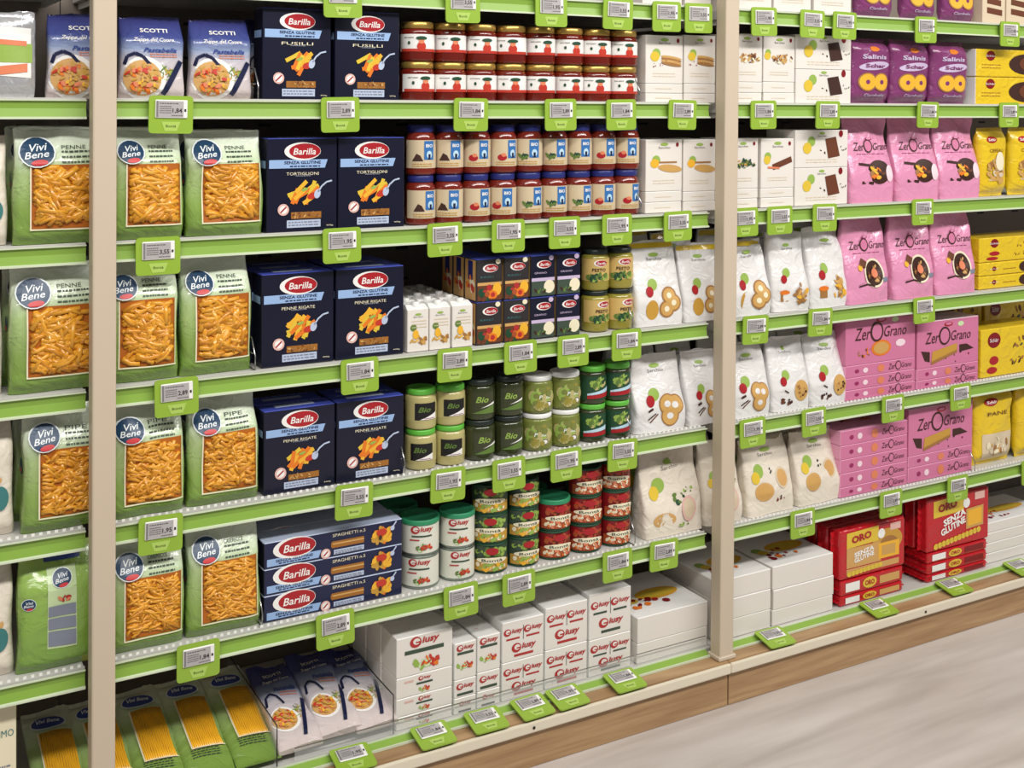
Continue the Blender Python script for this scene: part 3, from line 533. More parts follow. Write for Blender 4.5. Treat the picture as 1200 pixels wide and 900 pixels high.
def zg_text(D, u, v, w, m='choc', l=2):
    D.text('Zer', u-w*.33, v, w*.30, w*.17, m, l, bold=.0, shear=.25); D.ell(u-w*.06, v+w*.01, w*.125, w*.14, m, l, n=20); D.ell(u-w*.06, v+w*.01, w*.095, w*.11, 'pinkbox', l+.5, n=20); D.text('Grano', u+w*.30, v, w*.44, w*.15, m, l, bold=.0, shear=.25)
def pink_bag(w, h, d, kind, seed):
    e = empty('biscuit_bag', '', 'biscuit bag'); b = MB(); S = bag_body(b, w, h, d, 'gusset', seed, 'pinkb'); b.build('bag_film', e)
    b = MB(); D = Dec(b, S, .008); D.l = .0006; zg_text(D, w*.02, h*.66, w*.78); D.lines(-w*.3, w*.3, h*.57, 1, .004, 'magenta', 2, .0012, 2); D.ell(w*.0, h*.75, w*.07, h*.02, 'magenta', 2); D.ell(w*.0, h*.755, w*.05, h*.015, 'pinkb', 3); o = b.build('logo', e)
    b = MB(); D = Dec(b, S, .008); D.l = .0006
    if kind == 'swirl':
        D.ell(w*.12, h*.34, w*.235, w*.235, 'cream', 1, n=24); D.ell(w*.12, h*.34, w*.20, w*.20, 'choc', 2, n=22); D.blobs(w*.12, h*.34, w*.4, w*.4, ['tan', 'choc', 'cookied', 'brown'], 22, seed, 3, .22); D.ell(w*.12, h*.34, w*.075, w*.075, 'salmon', 6)
        D.poly([(-w*.22, h*.44), (-w*.08, h*.40), (-w*.02, h*.47), (-w*.14, h*.52)], 'brown', 2); D.ell(-w*.2, h*.41, w*.05, h*.035, 'pasta_yellow', 2); D.strip([(-w*.25, h*.20), (-w*.05, h*.22), (w*.1, h*.19)], .004, 'choc', 2); D.rect(w*.30, h*.23, w*.44, h*.28, 'printgrey', 2)
    else:
        D.ell(w*.14, h*.36, w*.24, h*.14, 'choc', 1, n=22); D.blobs(w*.1, h*.36, w*.4, h*.24, ['brown', 'choc', 'choc'], 12, seed, 2, .4); D.blobs(w*.04, h*.36, w*.26, h*.22, ['orange', 'pasta_yellow', 'cookied'], 14, seed+2, 4, .4); D.strip([(-w*.28, h*.46), (-w*.05, h*.44)], .006, 'choc', 3); D.strip([(-w*.26, h*.24), (0, h*.23)], .007, 'choc', 3); D.ell(w*.36, h*.34, w*.08, h*.10, 'rosewhite', 2)
    b.build('printed_artwork', e); return e
def purple_bag(w, h, d, seed):
    e = empty('ring_snack_bag', '', 'snack bag'); b = MB(); S = bag_body(b, w, h, d, 'pillow', seed, 'purple'); b.build('bag_film', e)
    b = MB(); D = Dec(b, S, .008); D.l = .0007; D.ell(0, h*.85, w*.10, h*.04, 'orange', 1); D.text('Salinis', 0, h*.73, w*.6, h*.07, 'lilac', 2, bold=.03); D.ell(w*.02, h*.59, w*.38, h*.065, 'lilac', 1, .08); D.text('Schar', w*.02, h*.59, w*.5, h*.06, 'purple', 2.5, bold=.03)
    for a in (-.17, .17): D.ell(w*a, h*.34, w*.22, h*.145, 'cookied', 2); D.ell(w*a, h*.34, w*.19, h*.125, 'pasta_yellow', 2.6); D.ell(w*a, h*.34, w*.05, h*.035, 'purple', 3.2)
    D.text('Ciambelle', 0, h*.14, w*.5, h*.04, 'lilac', 2, bold=.02); b.build('printed_artwork', e); return e
def yellow_bag(w, h, d, seed, kind=0):
    e = empty('yellow_snack_bag', '', 'snack bag'); b = MB(); S = bag_body(b, w, h, d, 'pillow', seed, 'yel_pack'); b.build('bag_film', e)
    b = MB(); D = Dec(b, S, .008); D.l = .0007; D.ell(-w*.15, h*.84, w*.18, h*.05, 'red', 1); D.text('Schär', -w*.15, h*.84, w*.26, h*.04, 'white', 2, bold=.02)
    if kind: D.rect(-w*.36, h*.08, w*.38, h*.42, 'beige', 1); D.blobs(0, h*.25, w*.7, h*.34, ['beige', 'tan', 'cream', 'cookied'], 22, seed, 2, .3)
    else: D.blobs(0, h*.38, w*.8, h*.55, ['tan', 'cookie', 'cream', 'beige', 'cookied'], 40, seed, 1, .24); D.ell(w*.1, h*.52, w*.16, h*.14, 'cream', 5)
    D.text('PANE' if kind else 'CEREALI', 0, h*.68, w*.5, h*.05, 'brown', 2); b.build('printed_artwork', e); return e
def yellow_box(w, h, d, art, name='yellow_biscuit_box'):
    e = empty(name, '', 'biscuit box'); b = MB(); b.box(-w/2, w/2, 0, d, 0, h, 'yel_pack', .003, 'white' if art == 2 else 'yel_pack', 'yel_pack', 2); b.build('carton', e)
    b = MB(); D = Dec(b, flat()); D.ell(-w*.30, h*.76 if art != 1 else h*.5, min(h*.24, w*.10), min(h*.18, w*.08), 'darkred', 1); D.text('Schär', -w*.30, h*.76 if art != 1 else h*.5, w*.13, h*.08, 'white', 2)
    if art == 2: D.ell(w*.22, h*.48, w*.26, h*.38, 'choc', 1, n=22); D.ell(w*.30, h*.5, w*.19, h*.3, 'brown', 2); D.lines(-w*.42, -w*.15, h*.42, 2, .008, 'pasta_brown', 1, .002, 3)
    elif art == 1: D.ell(w*.12, h*.5, w*.08, h*.4, 'choc', 1); D.ell(w*.24, h*.5, w*.08, h*.38, 'tan', 1); D.lines(-w*.18, w*.0, h*.4, 1, .004, 'pasta_brown', 1, .002, 3)
    else: D.blobs(w*.15, h*.62, w*.42, h*.42, ['brown', 'cookied', 'boxgreen', 'tan'], 16, 3, 1, .35); D.blobs(w*.12, h*.28, w*.4, h*.26, ['brown', 'cream', 'cookied', 'choc'], 10, 4, 1, .4); D.ell(-w*.3, h*.34, w*.07, h*.09, 'red', 1); D.ell(-w*.33, h*.14, w*.08, h*.07, 'red', 1)
    b.build('printed_artwork', e); return e
def pink_box(w, h, d, kind):
    """upright pink carton"""
    e = empty('wafer_box', '', 'biscuit box'); b = MB(); b.box(-w/2, w/2, 0, d, 0, h, 'pinkbox', .001, 'pinkbox', 'rosewhite'); b.build('carton', e)
    b = MB(); D = Dec(b, flat()); zg_text(D, -w*.02, h*.64, w*.74); D.ell(0, h*.9, w*.07, h*.05, 'red', 1); D.ell(0, h*.91, w*.05, h*.03, 'pinkbox', 2); D.ell(w*.2, h*.88, w*.05, h*.055, 'pastelgreen', 1); b.build('logo', e)
    b = MB(); D = Dec(b, flat())
    if kind: D.poly([(-w*.28, h*.08), (w*.14, h*.28), (w*.14, h*.46), (-w*.26, h*.34)], 'beans', 2); D.poly([(-w*.28, h*.06), (w*.14, h*.26), (w*.14, h*.32), (-w*.28, h*.13)], 'cookied', 3); D.poly([(-w*.44, h*.38), (-w*.3, h*.34), (-w*.3, h*.12), (-w*.38, h*.16)], 'choc', 1); D.poly([(w*.18, h*.26), (w*.42, h*.30), (w*.3, h*.42), (w*.18, h*.42)], 'choc', 1); D.blobs(0, h*.25, w*1.0, h*.6, ['choc', 'darkred', 'choc'], 12, 4, 1, .1, .8)
    else: D.ell(0, h*.30, w*.14, h*.17, 'orange', 1, n=20); D.ell(0, h*.30, w*.11, h*.13, 'cookie', 2); D.blobs(-w*.22, h*.24, w*.3, h*.2, ['cookied', 'orange', 'brown'], 10, 3, 1.4, .4); D.ell(w*.28, h*.36, w*.07, h*.08, 'rosewhite', 1)
    b.build('printed_artwork', e); return e
def pink_flat(w, h, d):
    e = empty('wafer_box', '', 'biscuit box'); b = MB(); b.box(-w/2, w/2, 0, d, 0, h, 'pinkbox', .001, 'pinkl', 'pinkl'); D = Dec(b, topface(0, 0, h)); D.blobs(0, d*.5, w*.6, d*.5, ['darkred', 'orange', 'rosewhite', 'salmon'], 14, 3, 1, .3); b.build('carton', e)
    b = MB(); D = Dec(b, flat()); zg_text(D, w*.27, h*.5, w*.34, 'choc', 1); D.ell(w*.0, h*.5, w*.05, h*.32, 'salmon', 1); D.ell(-w*.22, h*.5, w*.035, h*.22, 'rosewhite', 1); D.ell(-w*.34, h*.5, w*.03, h*.16, 'magenta', 1); b.build('printed_artwork', e); return e
def oro_big(w, h, d, kind):
    e = empty('cracker_pack', '', 'cracker pack'); b = MB(); b.box(-w/2, w/2, 0, d, 0, h, 'redpack', .006, seg=3)
    for s in (-1, 1):       # crimped end fins
        b.grid(lambda a, c: (s*(w/2-.001+.014*a), d*.5+.0015*sin(c*40), h*(.04+.92*c)), 2, 24, 'redpack', True)
    b.build('wrapper', e)
    b = MB(); D = Dec(b, flat()); sc = h; D.rect(-w*.40, h*.62, w*.08, h*.93, 'yelprint', 1, 0, h*.03); D.text('ORO', -w*.18, h*.80, w*.30, h*.15, 'red', 3, bold=.05, rot=.1); b.build('logo', e)
    b = MB(); D = Dec(b, flat())
    if kind == 0:
        D.rect(-w*.40, h*.22, w*.12, h*.62, 'tan', 1); D.ell(w*.22, h*.60, w*.23, h*.26, 'beans', .7, n=22); D.rect(-w*.40, h*.08, w*.40, h*.20, 'tan', .6); D.ell(w*.24, h*.50, w*.15, h*.2, 'cookied', 1.2); D.rect(w*.08, h*.26, w*.40, h*.58, 'pasta_yellow', 1.6); D.rect(w*.13, h*.32, w*.34, h*.52, 'cookie', 2); D.text('SENZA', -w*.14, h*.50, w*.3, h*.10, 'white', 3, bold=.04, rot=.15); D.text('GLUTINE', -w*.14, h*.39, w*.3, h*.10, 'white', 3, bold=.04, rot=.15)
        for i in range(9): D.ell(-w*.36+i*w*.058, h*.10+i*h*.006, w*.035, h*.05, 'yelprint', 3)
    else:
        D.text('SENZA', -w*.07, h*.56, w*.36, h*.13, 'white', 3, bold=.04, rot=.25); D.text('GLUTINE', -w*.09, h*.40, w*.40, h*.13, 'white', 3, bold=.04, rot=.25); D.rect(w*.12, h*.28, w*.40, h*.66, 'cookie', 1.6, 0, h*.02); D.rect(w*.15, h*.33, w*.37, h*.62, 'pasta_yellow', 2, 0, h*.02)
        for i in range(12): D.ell(-w*.36+i*w*.062, h*.09+i*h*.012, w*.036, h*.055, 'yelprint', 2.6)
    D.rect(w*.26, h*.80, w*.42, h*.94, 'icon', 1); D.ell(w*.12, h*.78, w*.055, w*.055, 'white', 3); b.build('printed_artwork', e); return e
def oro_flat(w, h, d, kind):
    e = empty('cracker_pack', '', 'cracker pack'); b = MB(); b.box(-w/2, w/2, 0, d, 0, h, 'redpack', .004, seg=2)
    for s in (-1, 1): b.grid(lambda a, c: (s*(w/2-.001+.010*a), d*(.03+.94*c), h*.45+.0015*sin(c*40)), 2, 20, 'redpack', True)
    b.build('wrapper', e)
    b = MB(); D = Dec(b, flat()); D.rect(-w*.42, h*.2, -w*.2, h*.78, 'white', 1); D.ell(-w*.04, h*.5, w*.11, h*.36, 'yelprint', 1); D.text('ORO', -w*.04, h*.5, w*.15, h*.34, 'red', 2, bold=.04); D.rect(w*.12, h*.22, w*.44, h*.74, 'tan' if kind == 0 else 'darkred', 1); b.build('printed_artwork', e); return e
def brand_logo(D, u, v, w, l=1, tl=0):
    D.ell(u-w*.32, v, w*.20, w*.17, 'brandred', l, n=16); D.ell(u-w*.29, v+w*.02, w*.12, w*.10, 'white_card', l+.4, n=14); D.strip([(u-w*.32, v-w*.01), (u-w*.16, v-w*.01), (u-w*.18, v-w*.1)], w*.05, 'brandred', l+.7)
    D.text('iusy', u+w*.20, v+w*.0, w*.60, w*.26, 'brandred', l+1, bold=.03, shear=.2)
def carrots(D, u, v, w, h, seed, l=1):
    D.blobs(u-w*.2, v, w*.8, h*1.0, ['green', 'leaf', 'pastelgreen'], 14, seed, l, .5); D.blobs(u+w*.08, v, w*.8, h*.9, ['tomato', 'orange', 'tomato', 'tomato'], 16, seed+1, l+1.3, .5)
def brand_box(w, h, d, kind):
    e = empty('flour_mix_box', '', 'food box'); b = MB(); b.box(-w/2, w/2, 0, d, 0, h, 'white_card', .0012, 'white', 'white'); D = Dec(b, topface(0, 0, h)); D.blobs(0, d*.5, w*.7, d*.5, ['icon', 'pastelgreen'], 4, 3, 1, .16); b.build('carton', e)
    b = MB(); D = Dec(b, flat())
    if kind == 'big': brand_logo(D, 0, h*.83, w*.52); b.build('logo', e); b = MB(); D = Dec(b, flat()); D.rect(-w*.36, h*.55, w*.34, h*.65, 'boxgreen', 1); carrots(D, w*.05, h*.28, w*.50, h*.42, 2)
    elif kind == 'flat': brand_logo(D, 0, h*.78, w*.22); b.build('logo', e); b = MB(); D = Dec(b, flat()); D.rect(-w*.15, h*.50, w*.14, h*.60, 'boxgreen', 1); carrots(D, 0, h*.26, w*.2, h*.36, 2); D.lines(-w*.36, -w*.2, h*.7, 1, .005, 'icon', 1, .004, 2)
    elif kind == 'upright': brand_logo(D, 0, h*.86, w*.8); b.build('logo', e); b = MB(); D = Dec(b, flat()); D.rect(-w*.38, h*.68, w*.36, h*.75, 'boxgreen', 1); carrots(D, 0, h*.38, w*.8, h*.26, 2)
    elif kind == 'small': brand_logo(D, 0, h*.62, w*.8); b.build('logo', e); b = MB(); D = Dec(b, flat()); D.rect(-w*.38, h*.12, w*.36, h*.26, 'boxgreen', 1)
    elif kind == 'low': brand_logo(D, 0, h*.62, w*.54); b.build('logo', e); b = MB(); D = Dec(b, flat()); D.rect(-w*.32, h*.10, w*.26, h*.22, 'dark', 1)
    else:       # multipack face: two small logos above a large one
        dk = {'m1': 'brandred', 'm2': 'brandred', 'm3': 'boxgreen'}[kind]
        for s in (-.24, .24): brand_logo(D, s*w, h*.74, w*.45)
        brand_logo(D, w*.02, h*.32, w*.58); b.build('logo', e); b = MB(); D = Dec(b, flat())
        for s in (-.24, .24): D.rect(s*w-w*.17, h*.54, s*w+w*.15, h*.585, dk, 1)
        D.rect(-w*.22, h*.10, w*.24, h*.16, dk, 1); D.rect(-.0006, h*.50, .0006, h*.86, 'dark', 1)
    b.build('printed_text', e); return e
def food_can(r, h, kind, lidm=None):
    e = empty('food_can', '', 'can'); b = MB(); rim = 'liddark' if kind else 'lidgreen'
    b.lathe([(0, .001), (r*.97, 0), (r, .0015), (r, .004), (r*.975, .005), (r*.975, h-.005), (r, h-.004), (r, h-.001), (r*.96, h), (r*.93, h-.003), (0, h-.003)], 'dgreen' if kind else 'silverrim', 30); b.build('can_body', e)
    b = MB(); q = r*.975+.0004; a = 1.45
    b.grid(lambda s, t: (q*sin((s-.5)*2*a), -q*cos((s-.5)*2*a), .005+(h-.010)*t), 18, 1, 'canwhite' if not kind else 'dgreen'); D = Dec(b, cyl(q), .006)
    if not kind: brand_logo(D, 0, h*.80, r*1.15); D.rect(-r*.55, h*.58, r*.5, h*.63, 'boxgreen', 1); D.rect(-r*.65, h*.47, -r*.15, h*.51, 'brandred', 1); carrots(D, r*.15, h*.26, r*.9, h*.25, 3)
    else:
        lo = {1: ['beans', 'pasta_yellow', 'leaf', 'cream'], 2: ['orangelabel', 'salmon', 'orange', 'cream']}[kind]; hi = {1: ['green', 'leaf', 'boxgreen'], 2: ['orangelabel', 'tomato', 'brown']}[kind]
        D.rect(-r*1.4, h*.08, r*1.4, h*.92, 'boxgreen' if kind == 1 else 'darkred', .5)
        D.blobs(0, h*.72, r*2.5, h*.36, hi, 40, kind, 1, .5, .8); D.rect(-r*1.1, h*.10, r*1.1, h*.44, 'beans' if kind == 1 else 'orangelabel', 4.4); D.blobs(r*.0, h*.27, r*2.2, h*.36, lo, 44, kind+4, 5, .42, .8)
        D.ell(r*.0, h*.78, r*.34, h*.12, 'red', 9); D.ell(0, h*.47, r*.85, h*.10, 'cream', 9); D.text('Bontà', 0, h*.47, r*1.1, h*.10, 'boxgreen', 9.6, bold=.01)
    b.build('label', e)
    if lidm: b = MB(); b.lathe([(r*1.02, h-.004), (r*1.02, h+.003), (r*.99, h+.005), (r*.9, h+.005), (r*.88, h+.0035), (0, h+.0035)], lidm, 30); b.build('lid', e)
    return e
def spaghetti_bag(w, L, t, seed):
    """long flat bag, origin at the foot, lying along +Z before it is leaned back"""
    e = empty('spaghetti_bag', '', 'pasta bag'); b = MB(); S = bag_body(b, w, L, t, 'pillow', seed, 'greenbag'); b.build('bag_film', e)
    b = MB(); u0, u1, v0, v1 = -w*.24, w*.41, L*.22, L*.72; D = Dec(b, S, .01); D.l = .0008; D.rect(u0, v0, u1, v1, 'cookied', 1)
    n = 15
    for i in range(n): u = u0+(i+.5)*(u1-u0)/n; b.tube([S(u+.0004*sin(j*2+i), v0+.001+(v1-v0-.002)*j/6, .0009) for j in range(7)], (u1-u0)/n*.52, 'spag', 6)
    b.build('pasta_window', e)
    b = MB(); D = Dec(b, S, .008); D.l = .0006; tt = .0026
    for (a0, c0, a1, c1) in ((u0-tt, v0-tt, u1+tt, v0), (u0-tt, v0, u0, v1)): D.rect(a0, c0, a1, c1, 'cream', 5)
    b.build('window_border', e)
    b = MB(); D = Dec(b, S, .008); D.l = .0008; D.ell(-w*.02, L*.80, w*.36, L*.065, 'viviwhite', 4); D.ell(-w*.02, L*.80, w*.33, L*.058, 'blueprint', 5); D.text('Vivi Bene', -w*.02, L*.81, w*.46, L*.04, 'viviwhite', 6, shear=.3, bold=.02); D.ell(w*.06, L*.765, w*.14, L*.013, 'vivired', 4); b.build('logo', e)
    b = MB(); D = Dec(b, S); D.l = .0008; D.lines(-w*.3, w*.3, L*.2, 4, L*.022, 'boxgreen', 2, .002, seed); b.build('printed_text', e); return e

# ------------------------------------------------------------------ placement helpers
def span(row, a, c, ytop, Y=.025, xt=None):
    """front face seen between columns a..c with its top edge at ytop -> centre X, width, height"""
    h = EYE-SH[row]; xa, xc = PX(a, h, Y), PX(c, h, Y); zt = PZ(xt or (a+c)/2, ytop, Y)
    return (xa+xc)/2, xc-xa, min(zt-SH[row], SH[row-1]-.032-SH[row] if row else 9)
SHN = ['topmost', 'second', 'third', 'fourth', 'fifth', 'sixth', 'bottom']
G = .0012
# ---- row 0 : only the feet of the goods show above the frame edge
for i, (a, c) in enumerate([(752, 800), (802, 834), (857, 905), (906, 951), (953, 998)]):
    X, w, h = span(0, a, c, -90, .03); p = white_box(w-.004, .15, .08, 'bar' if i == 4 else 'plain', i)
    put(p, X, .03, SH[0], 'white snack box on the topmost shelf, %s' % ORD[i], 0, 'white boxes on the topmost shelf')
pb = purple_bag(.118, .17, .045, 3)
for i, (a, c) in enumerate([(1001, 1057), (1059, 1103), (1105, 1149)]):
    X, w, h = span(0, a, c, -90, .03); put(pb, X, .03, SH[0], 'purple snack bag cut by the picture top, topmost shelf, %s' % ORD[i], jit(.04), 'purple bags on the topmost shelf')
for i, (a, c) in enumerate([(1151, 1178), (1179, 1206)]):
    X, w, h = span(0, a, c, -90, .03); b = empty('chocolate_bar_box', '', 'snack box'); m = MB(); m.box(-w/2+.001, w/2-.001, 0, .08, 0, .16, 'beige', .001); m.build('carton', b)
    m = MB(); D = Dec(m, flat()); D.rect(-w*.3, .03, w*.35, .045, 'brown', 1, 0, -.006); D.rect(-w*.3, .055, w*.3, .07, 'brown', 1, 0, -.006); m.build('printed_artwork', b)
    put(b, X, .03, SH[0], 'beige box with chocolate bar picture on the topmost shelf, %s' % ('left one' if i == 0 else 'right one'), 0, 'beige boxes on the topmost shelf')
# ---- row 1
X, w, h = span(1, -34, 43, 14, .02); e = empty('foil_pack', '', 'foil pack'); b = MB(); S = bag_body(b, w, h, .03, 'pillow', 5, 'foil'); b.build('bag_film', e)
b = MB(); D = Dec(b, S, .01); D.l = .0007; D.rect(-w*.45, h*.28, w*.42, h*.86, 'white', 1, 0, -h*.04); D.rect(-w*.45, h*.42, w*.44, h*.64, 'leaf', 2, 0, 0); D.rect(-w*.45, h*.64, w*.35, h*.70, 'salmon', 2.5, 0, -.004); D.rect(-w*.45, h*.24, w*.36, h*.34, 'salmon', 2.5, 0, .01); b.build('printed_artwork', e)
put(e, X, .022, SH[1], 'silver foil pack with green and pink print at the left edge')
soup = [span(1, 54, 138, 16), span(1, 140, 218, 20), span(1, 221, 298, 24)]
ps = soup_bag(soup[1][1]-.002, soup[1][2], .045, 21)
for i, s in enumerate(soup): put(ps, s[0], .022, SH[1], 'blue and white soup bag with bowl picture, second shelf, %s' % ORD[i], jit(.02), 'soup bags on the second shelf')
put(soup_bag(.06, soup[1][2]+.006, .03, 23), PX(309, .02, .11), .11, SH[1], 'blue soup bag standing behind, beside the dark fusilli boxes')
def boxes(row, spans, title, seed, d=.052, shelf=None, back=0, Y=.022):
    ss = [span(row, a, c, y, Y) for a, c, y in spans]; w = min(s[1] for s in ss)-G; h = sum(s[2] for s in ss)/len(ss); p = pasta_box(w, h, d, title, seed)
    for i, s in enumerate(ss):
        put(p, s[0], Y, SH[row], 'navy pasta box with red oval logo, %s shelf, %s one in front' % (SHN[row], 'left' if i == 0 else 'right'), 0, 'navy pasta boxes on the %s shelf' % SHN[row])
        for k in range(back):
            put(p, s[0]-.006*(1 if i == 0 else 0)-.001*k, Y+(d+.0015)*(k+1), SH[row], 'navy pasta box, %s shelf, %s column, %s behind the front' % (SHN[row], 'left' if i == 0 else 'right', ['first', 'second', 'third'][k]), 0, 'navy pasta boxes behind, %s shelf' % SHN[row])
    return w, h
boxes(1, [(307, 388, 9), (391, 469, 15)], 'FUSILLI', 3)
def jar_rows(row, x0, x1, n, ylow, yup, make, what, Yc=None, group=None, xm=None):
    """two tiers of jars evenly spaced between two columns; heights from the tier tops at the middle column"""
    h0 = EYE-SH[row]; A, B = PX(x0, h0-.05, .05), PX(x1, h0-.05, .05); p = (B-A)/n; r = p/2-.0008; xm = xm or (x0+x1)/2
    zl = PZ(xm, ylow, .05)-SH[row]; zu = PZ(xm, yup, .05)-SH[row]; hj = zu/2
    protos = make(r, hj)
    for i in range(n):
        for t in range(2):
            put(protos[(i, t)] if isinstance(protos, dict) else protos[i % len(protos)], A+p*(i+.5), r+.018, SH[row]+t*(hj+.0004), '%s, %s tier, %s' % (what, 'upper' if t else 'lower', ORD[i]), -.24+jit(.22), group)
    return A, p, r, hj
jar_rows(1, 470, 744, 8, 72, 31, lambda r, h: [jar('sauce_jar', r, h, 'sauce', 'gold', ('white', .24, .68), art_tomato, .93, lidh=.17, blend=.10)], 'gold-lidded red sauce jar with white label', group='gold-lidded jars', xm=600)
def wcol(row, a, c, ytop, ymid, kind, seed, name, nfl=2, txt='Sarchio'):
    """upright carton standing on cartons that lie flat"""
    X, w, h = span(row, a, c, ytop, .03); zm = PZ((a+c)/2, ymid, .03)-SH[row]; f = flat_box(w-G, zm/nfl-.0006, .12)
    for k in range(nfl): put(f, X+jit(.0008), .03, SH[row]+k*zm/nfl, 'flat white box under the %s, %s' % (name.split(',')[0].replace(' box', '').replace('just ', ''), 'lowest' if k == 0 else 'upper one'), 0, 'flat white boxes')
    put(white_box(w-G, h-zm-.001, .10, kind, seed, txt=txt), X, .03, SH[row]+zm, name)
wcol(1, 756, 800, 41, 98, 'cracker', 2, 'white cracker box left of the right post, second shelf, left one')
wcol(1, 801, 838, 41, 98, 'cracker', 3, 'white cracker box half behind the post, second shelf')
wcol(1, 856, 893, 39, 96, 'bar', 4, 'white granola box right of the right post, second shelf')
wcol(1, 894, 931, 41, 96, 'bar', 5, 'white granola box beside the dark chocolate boxes, second shelf')
def choc_pair(row, a, c, yt, ym, seed, what):
    X, w, h = span(row, a, c, yt, .028); zm = PZ((a+c)/2, ym, .028)-SH[row]; p = white_box(w-G, h/2-.0008, .10, 'choc', seed)
    for k in range(2): put(p, X, .028, SH[row]+k*h/2, '%s, %s of the stacked two' % (what, 'upper' if k else 'lower'), 0, what)
choc_pair(1, 932, 997, 41, 78, 0, 'white box with dark chocolate bar picture')
ps1 = [span(1, 999, 1047, 45, .025), span(1, 1047, 1092, 48, .025), span(1, 1092, 1139, 50, .025)]
pp = purple_bag(ps1[1][1]+.004, ps1[1][2], .05, 7)
for i, s in enumerate(ps1): put(pp, s[0], .022, SH[1], 'purple ring snack bag on the second shelf, %s' % ORD[i], jit(.05), 'purple bags on the second shelf')
X, w, h = span(1, 1143, 1225, 58, .03); p = yellow_box(w-G, h/2-.001, .09, 2)
for k in range(2): put(p, X, .03, SH[1]+k*h/2, 'yellow box with dark round biscuits, %s of the stacked two' % ('upper' if k else 'lower'), 0, 'yellow biscuit boxes on the second shelf')
# ---- green pasta bags, rows 2..5
def green_row(row, spans, kind, seed, back=1, names=None):
    for i, (a, c, y) in enumerate(spans):
        X, w, h = span(row, a, c, y, .02); p = pasta_bag(w, h-.001, .055, seed+i*7, kind)
        put(p, X, .012, SH[row], 'green pasta bag with clear window, %s shelf, %s' % (SHN[row], ORD[i]), jit(.03), 'green pasta bags')
        if back: put(p, X-.008+jit(.003), .080, SH[row]+0, 'green pasta bag behind the front one, %s shelf, %s' % (SHN[row], ORD[i]), jit(.05), 'green pasta bags behind')
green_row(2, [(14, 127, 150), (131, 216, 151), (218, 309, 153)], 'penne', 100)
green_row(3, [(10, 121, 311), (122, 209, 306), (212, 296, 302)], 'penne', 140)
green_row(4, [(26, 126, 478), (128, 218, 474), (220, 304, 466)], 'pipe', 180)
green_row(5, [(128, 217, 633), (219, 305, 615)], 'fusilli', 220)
# the bag standing with its back to the aisle
X, w, h = span(5, 20, 126, 645, .02); e = empty('pasta_bag', '', 'pasta bag'); b = MB(); S = bag_body(b, w, h, .055, 'pasta', 300, 'greenback'); b.build('bag_film', e)
b = MB(); D = Dec(b, S, .01); D.l = .0006; D.rect(-w*.18, h*.20, w*.14, h*.86, 'pastelgreen', 1); vivi_logo(D, -w*.02, h*.78, w*.22, 3); D.blobs(0, h*.62, w*.16, h*.1, ['tomato', 'salmon', 'red'], 8, 2, 3, .5)
for v0, v1 in ((.47, .56), (.36, .455), (.22, .345)): D.rect(-w*.17, h*v0, w*.13, h*v1, 'printgrey', 3)
vivi_logo(D, -w*.38, h*.60, w*.15, 3); D.rect(-w*.2, h*.9, w*.2, h*.95, 'blueprint', 3); b.build('back_label', e); put(e, X, .012, SH[5], 'green pasta bag turned back to front, sixth shelf, left of the post')
# slivers at the left edge
for row, a, c, y, m_, nm in ((2, -70, 10, 160, 'paperbag', 'third'), (3, -75, 4, 330, 'paperbag', 'fourth'), (4, -70, 17, 480, 'paperbag', 'fifth'), (5, -75, 17, 655, 'paperbag', 'sixth')):
    X, w, h = span(row, a, c, y, .03); e = empty('beige_food_bag', '', 'food bag'); b = MB(); S = bag_body(b, w, h, .05, 'pasta', 50+row, m_); b.build('bag_film', e); b = MB(); D = Dec(b, S, .01); D.l = .0006; D.blobs(w*.2, h*.35, w*.5, h*.45, ['tan', 'beans', 'cream', 'cookie'], 24, row, 1, .2); D.ell(w*.3, h*.32, w*.12, h*.1, 'teal', 4); b.build('printed_artwork', e)
    put(e, X, .03, SH[row], 'beige food bag cut by the left picture edge, %s shelf' % nm)
# ---- row 2
boxes(2, [(312, 395, 162), (395.5, 474, 161)], 'TORTIGLIONI', 4)
jar_rows(2, 475, 745, 9, 205, 146, lambda r, h: {(i, t): v for v3 in [[jar('tomato_sauce_jar', r, h, 'sauce2', 'lidblue', ('labelcream', .14, .70), f, .86, lidh=.14, blend=.16) for f in (art_blue_k, art_blue_r, art_blue_g)]] for i in range(9) for t in range(2) for v in [v3[[0, 0, 1, 1, 2, 2, 2, 1, 1][i]]]}, 'blue-lidded tomato sauce jar with cream label', group='blue-lidded jars', xm=600)
wcol(2, 756, 799, 163, 224, 'plain', 2, 'white crispbread box left of the right post, third shelf')
wcol(2, 800, 838, 163, 224, 'plain', 3, 'white crispbread box half behind the right post, third shelf')
wcol(2, 852, 888, 162, 221, 'seed', 4, 'white seed cracker box just right of the right post')
wcol(2, 891, 930, 162, 220, 'roll', 5, 'white box with chocolate roll picture, third shelf')
choc_pair(2, 931, 993, 152, 195, 1, 'white box with milk chocolate bar picture')
pk = [span(2, 995, 1049, 139, .025), span(2, 1050, 1100, 138, .025), span(2, 1101, 1148, 138, .025)]; pz = pink_bag(pk[1][1], pk[1][2], .055, 'choc', 31)
for i, s in enumerate(pk): put(pz, s[0], .02, SH[2], 'pink biscuit bag with broken chocolate biscuit, third shelf, %s' % ORD[i], jit(.04), 'pink bags on the third shelf')
yk = [span(2, 1150, 1182, 151, .025), span(2, 1184, 1222, 150, .025)]; yb = yellow_bag(yk[0][1]+.004, yk[0][2], .045, 11)
for i, s in enumerate(yk): put(yb, s[0]+.002, .024, SH[2], 'yellow cereal snack bag on the third shelf, %s one' % ('left' if i == 0 else 'right'), jit(.05), 'yellow bags on the third shelf')
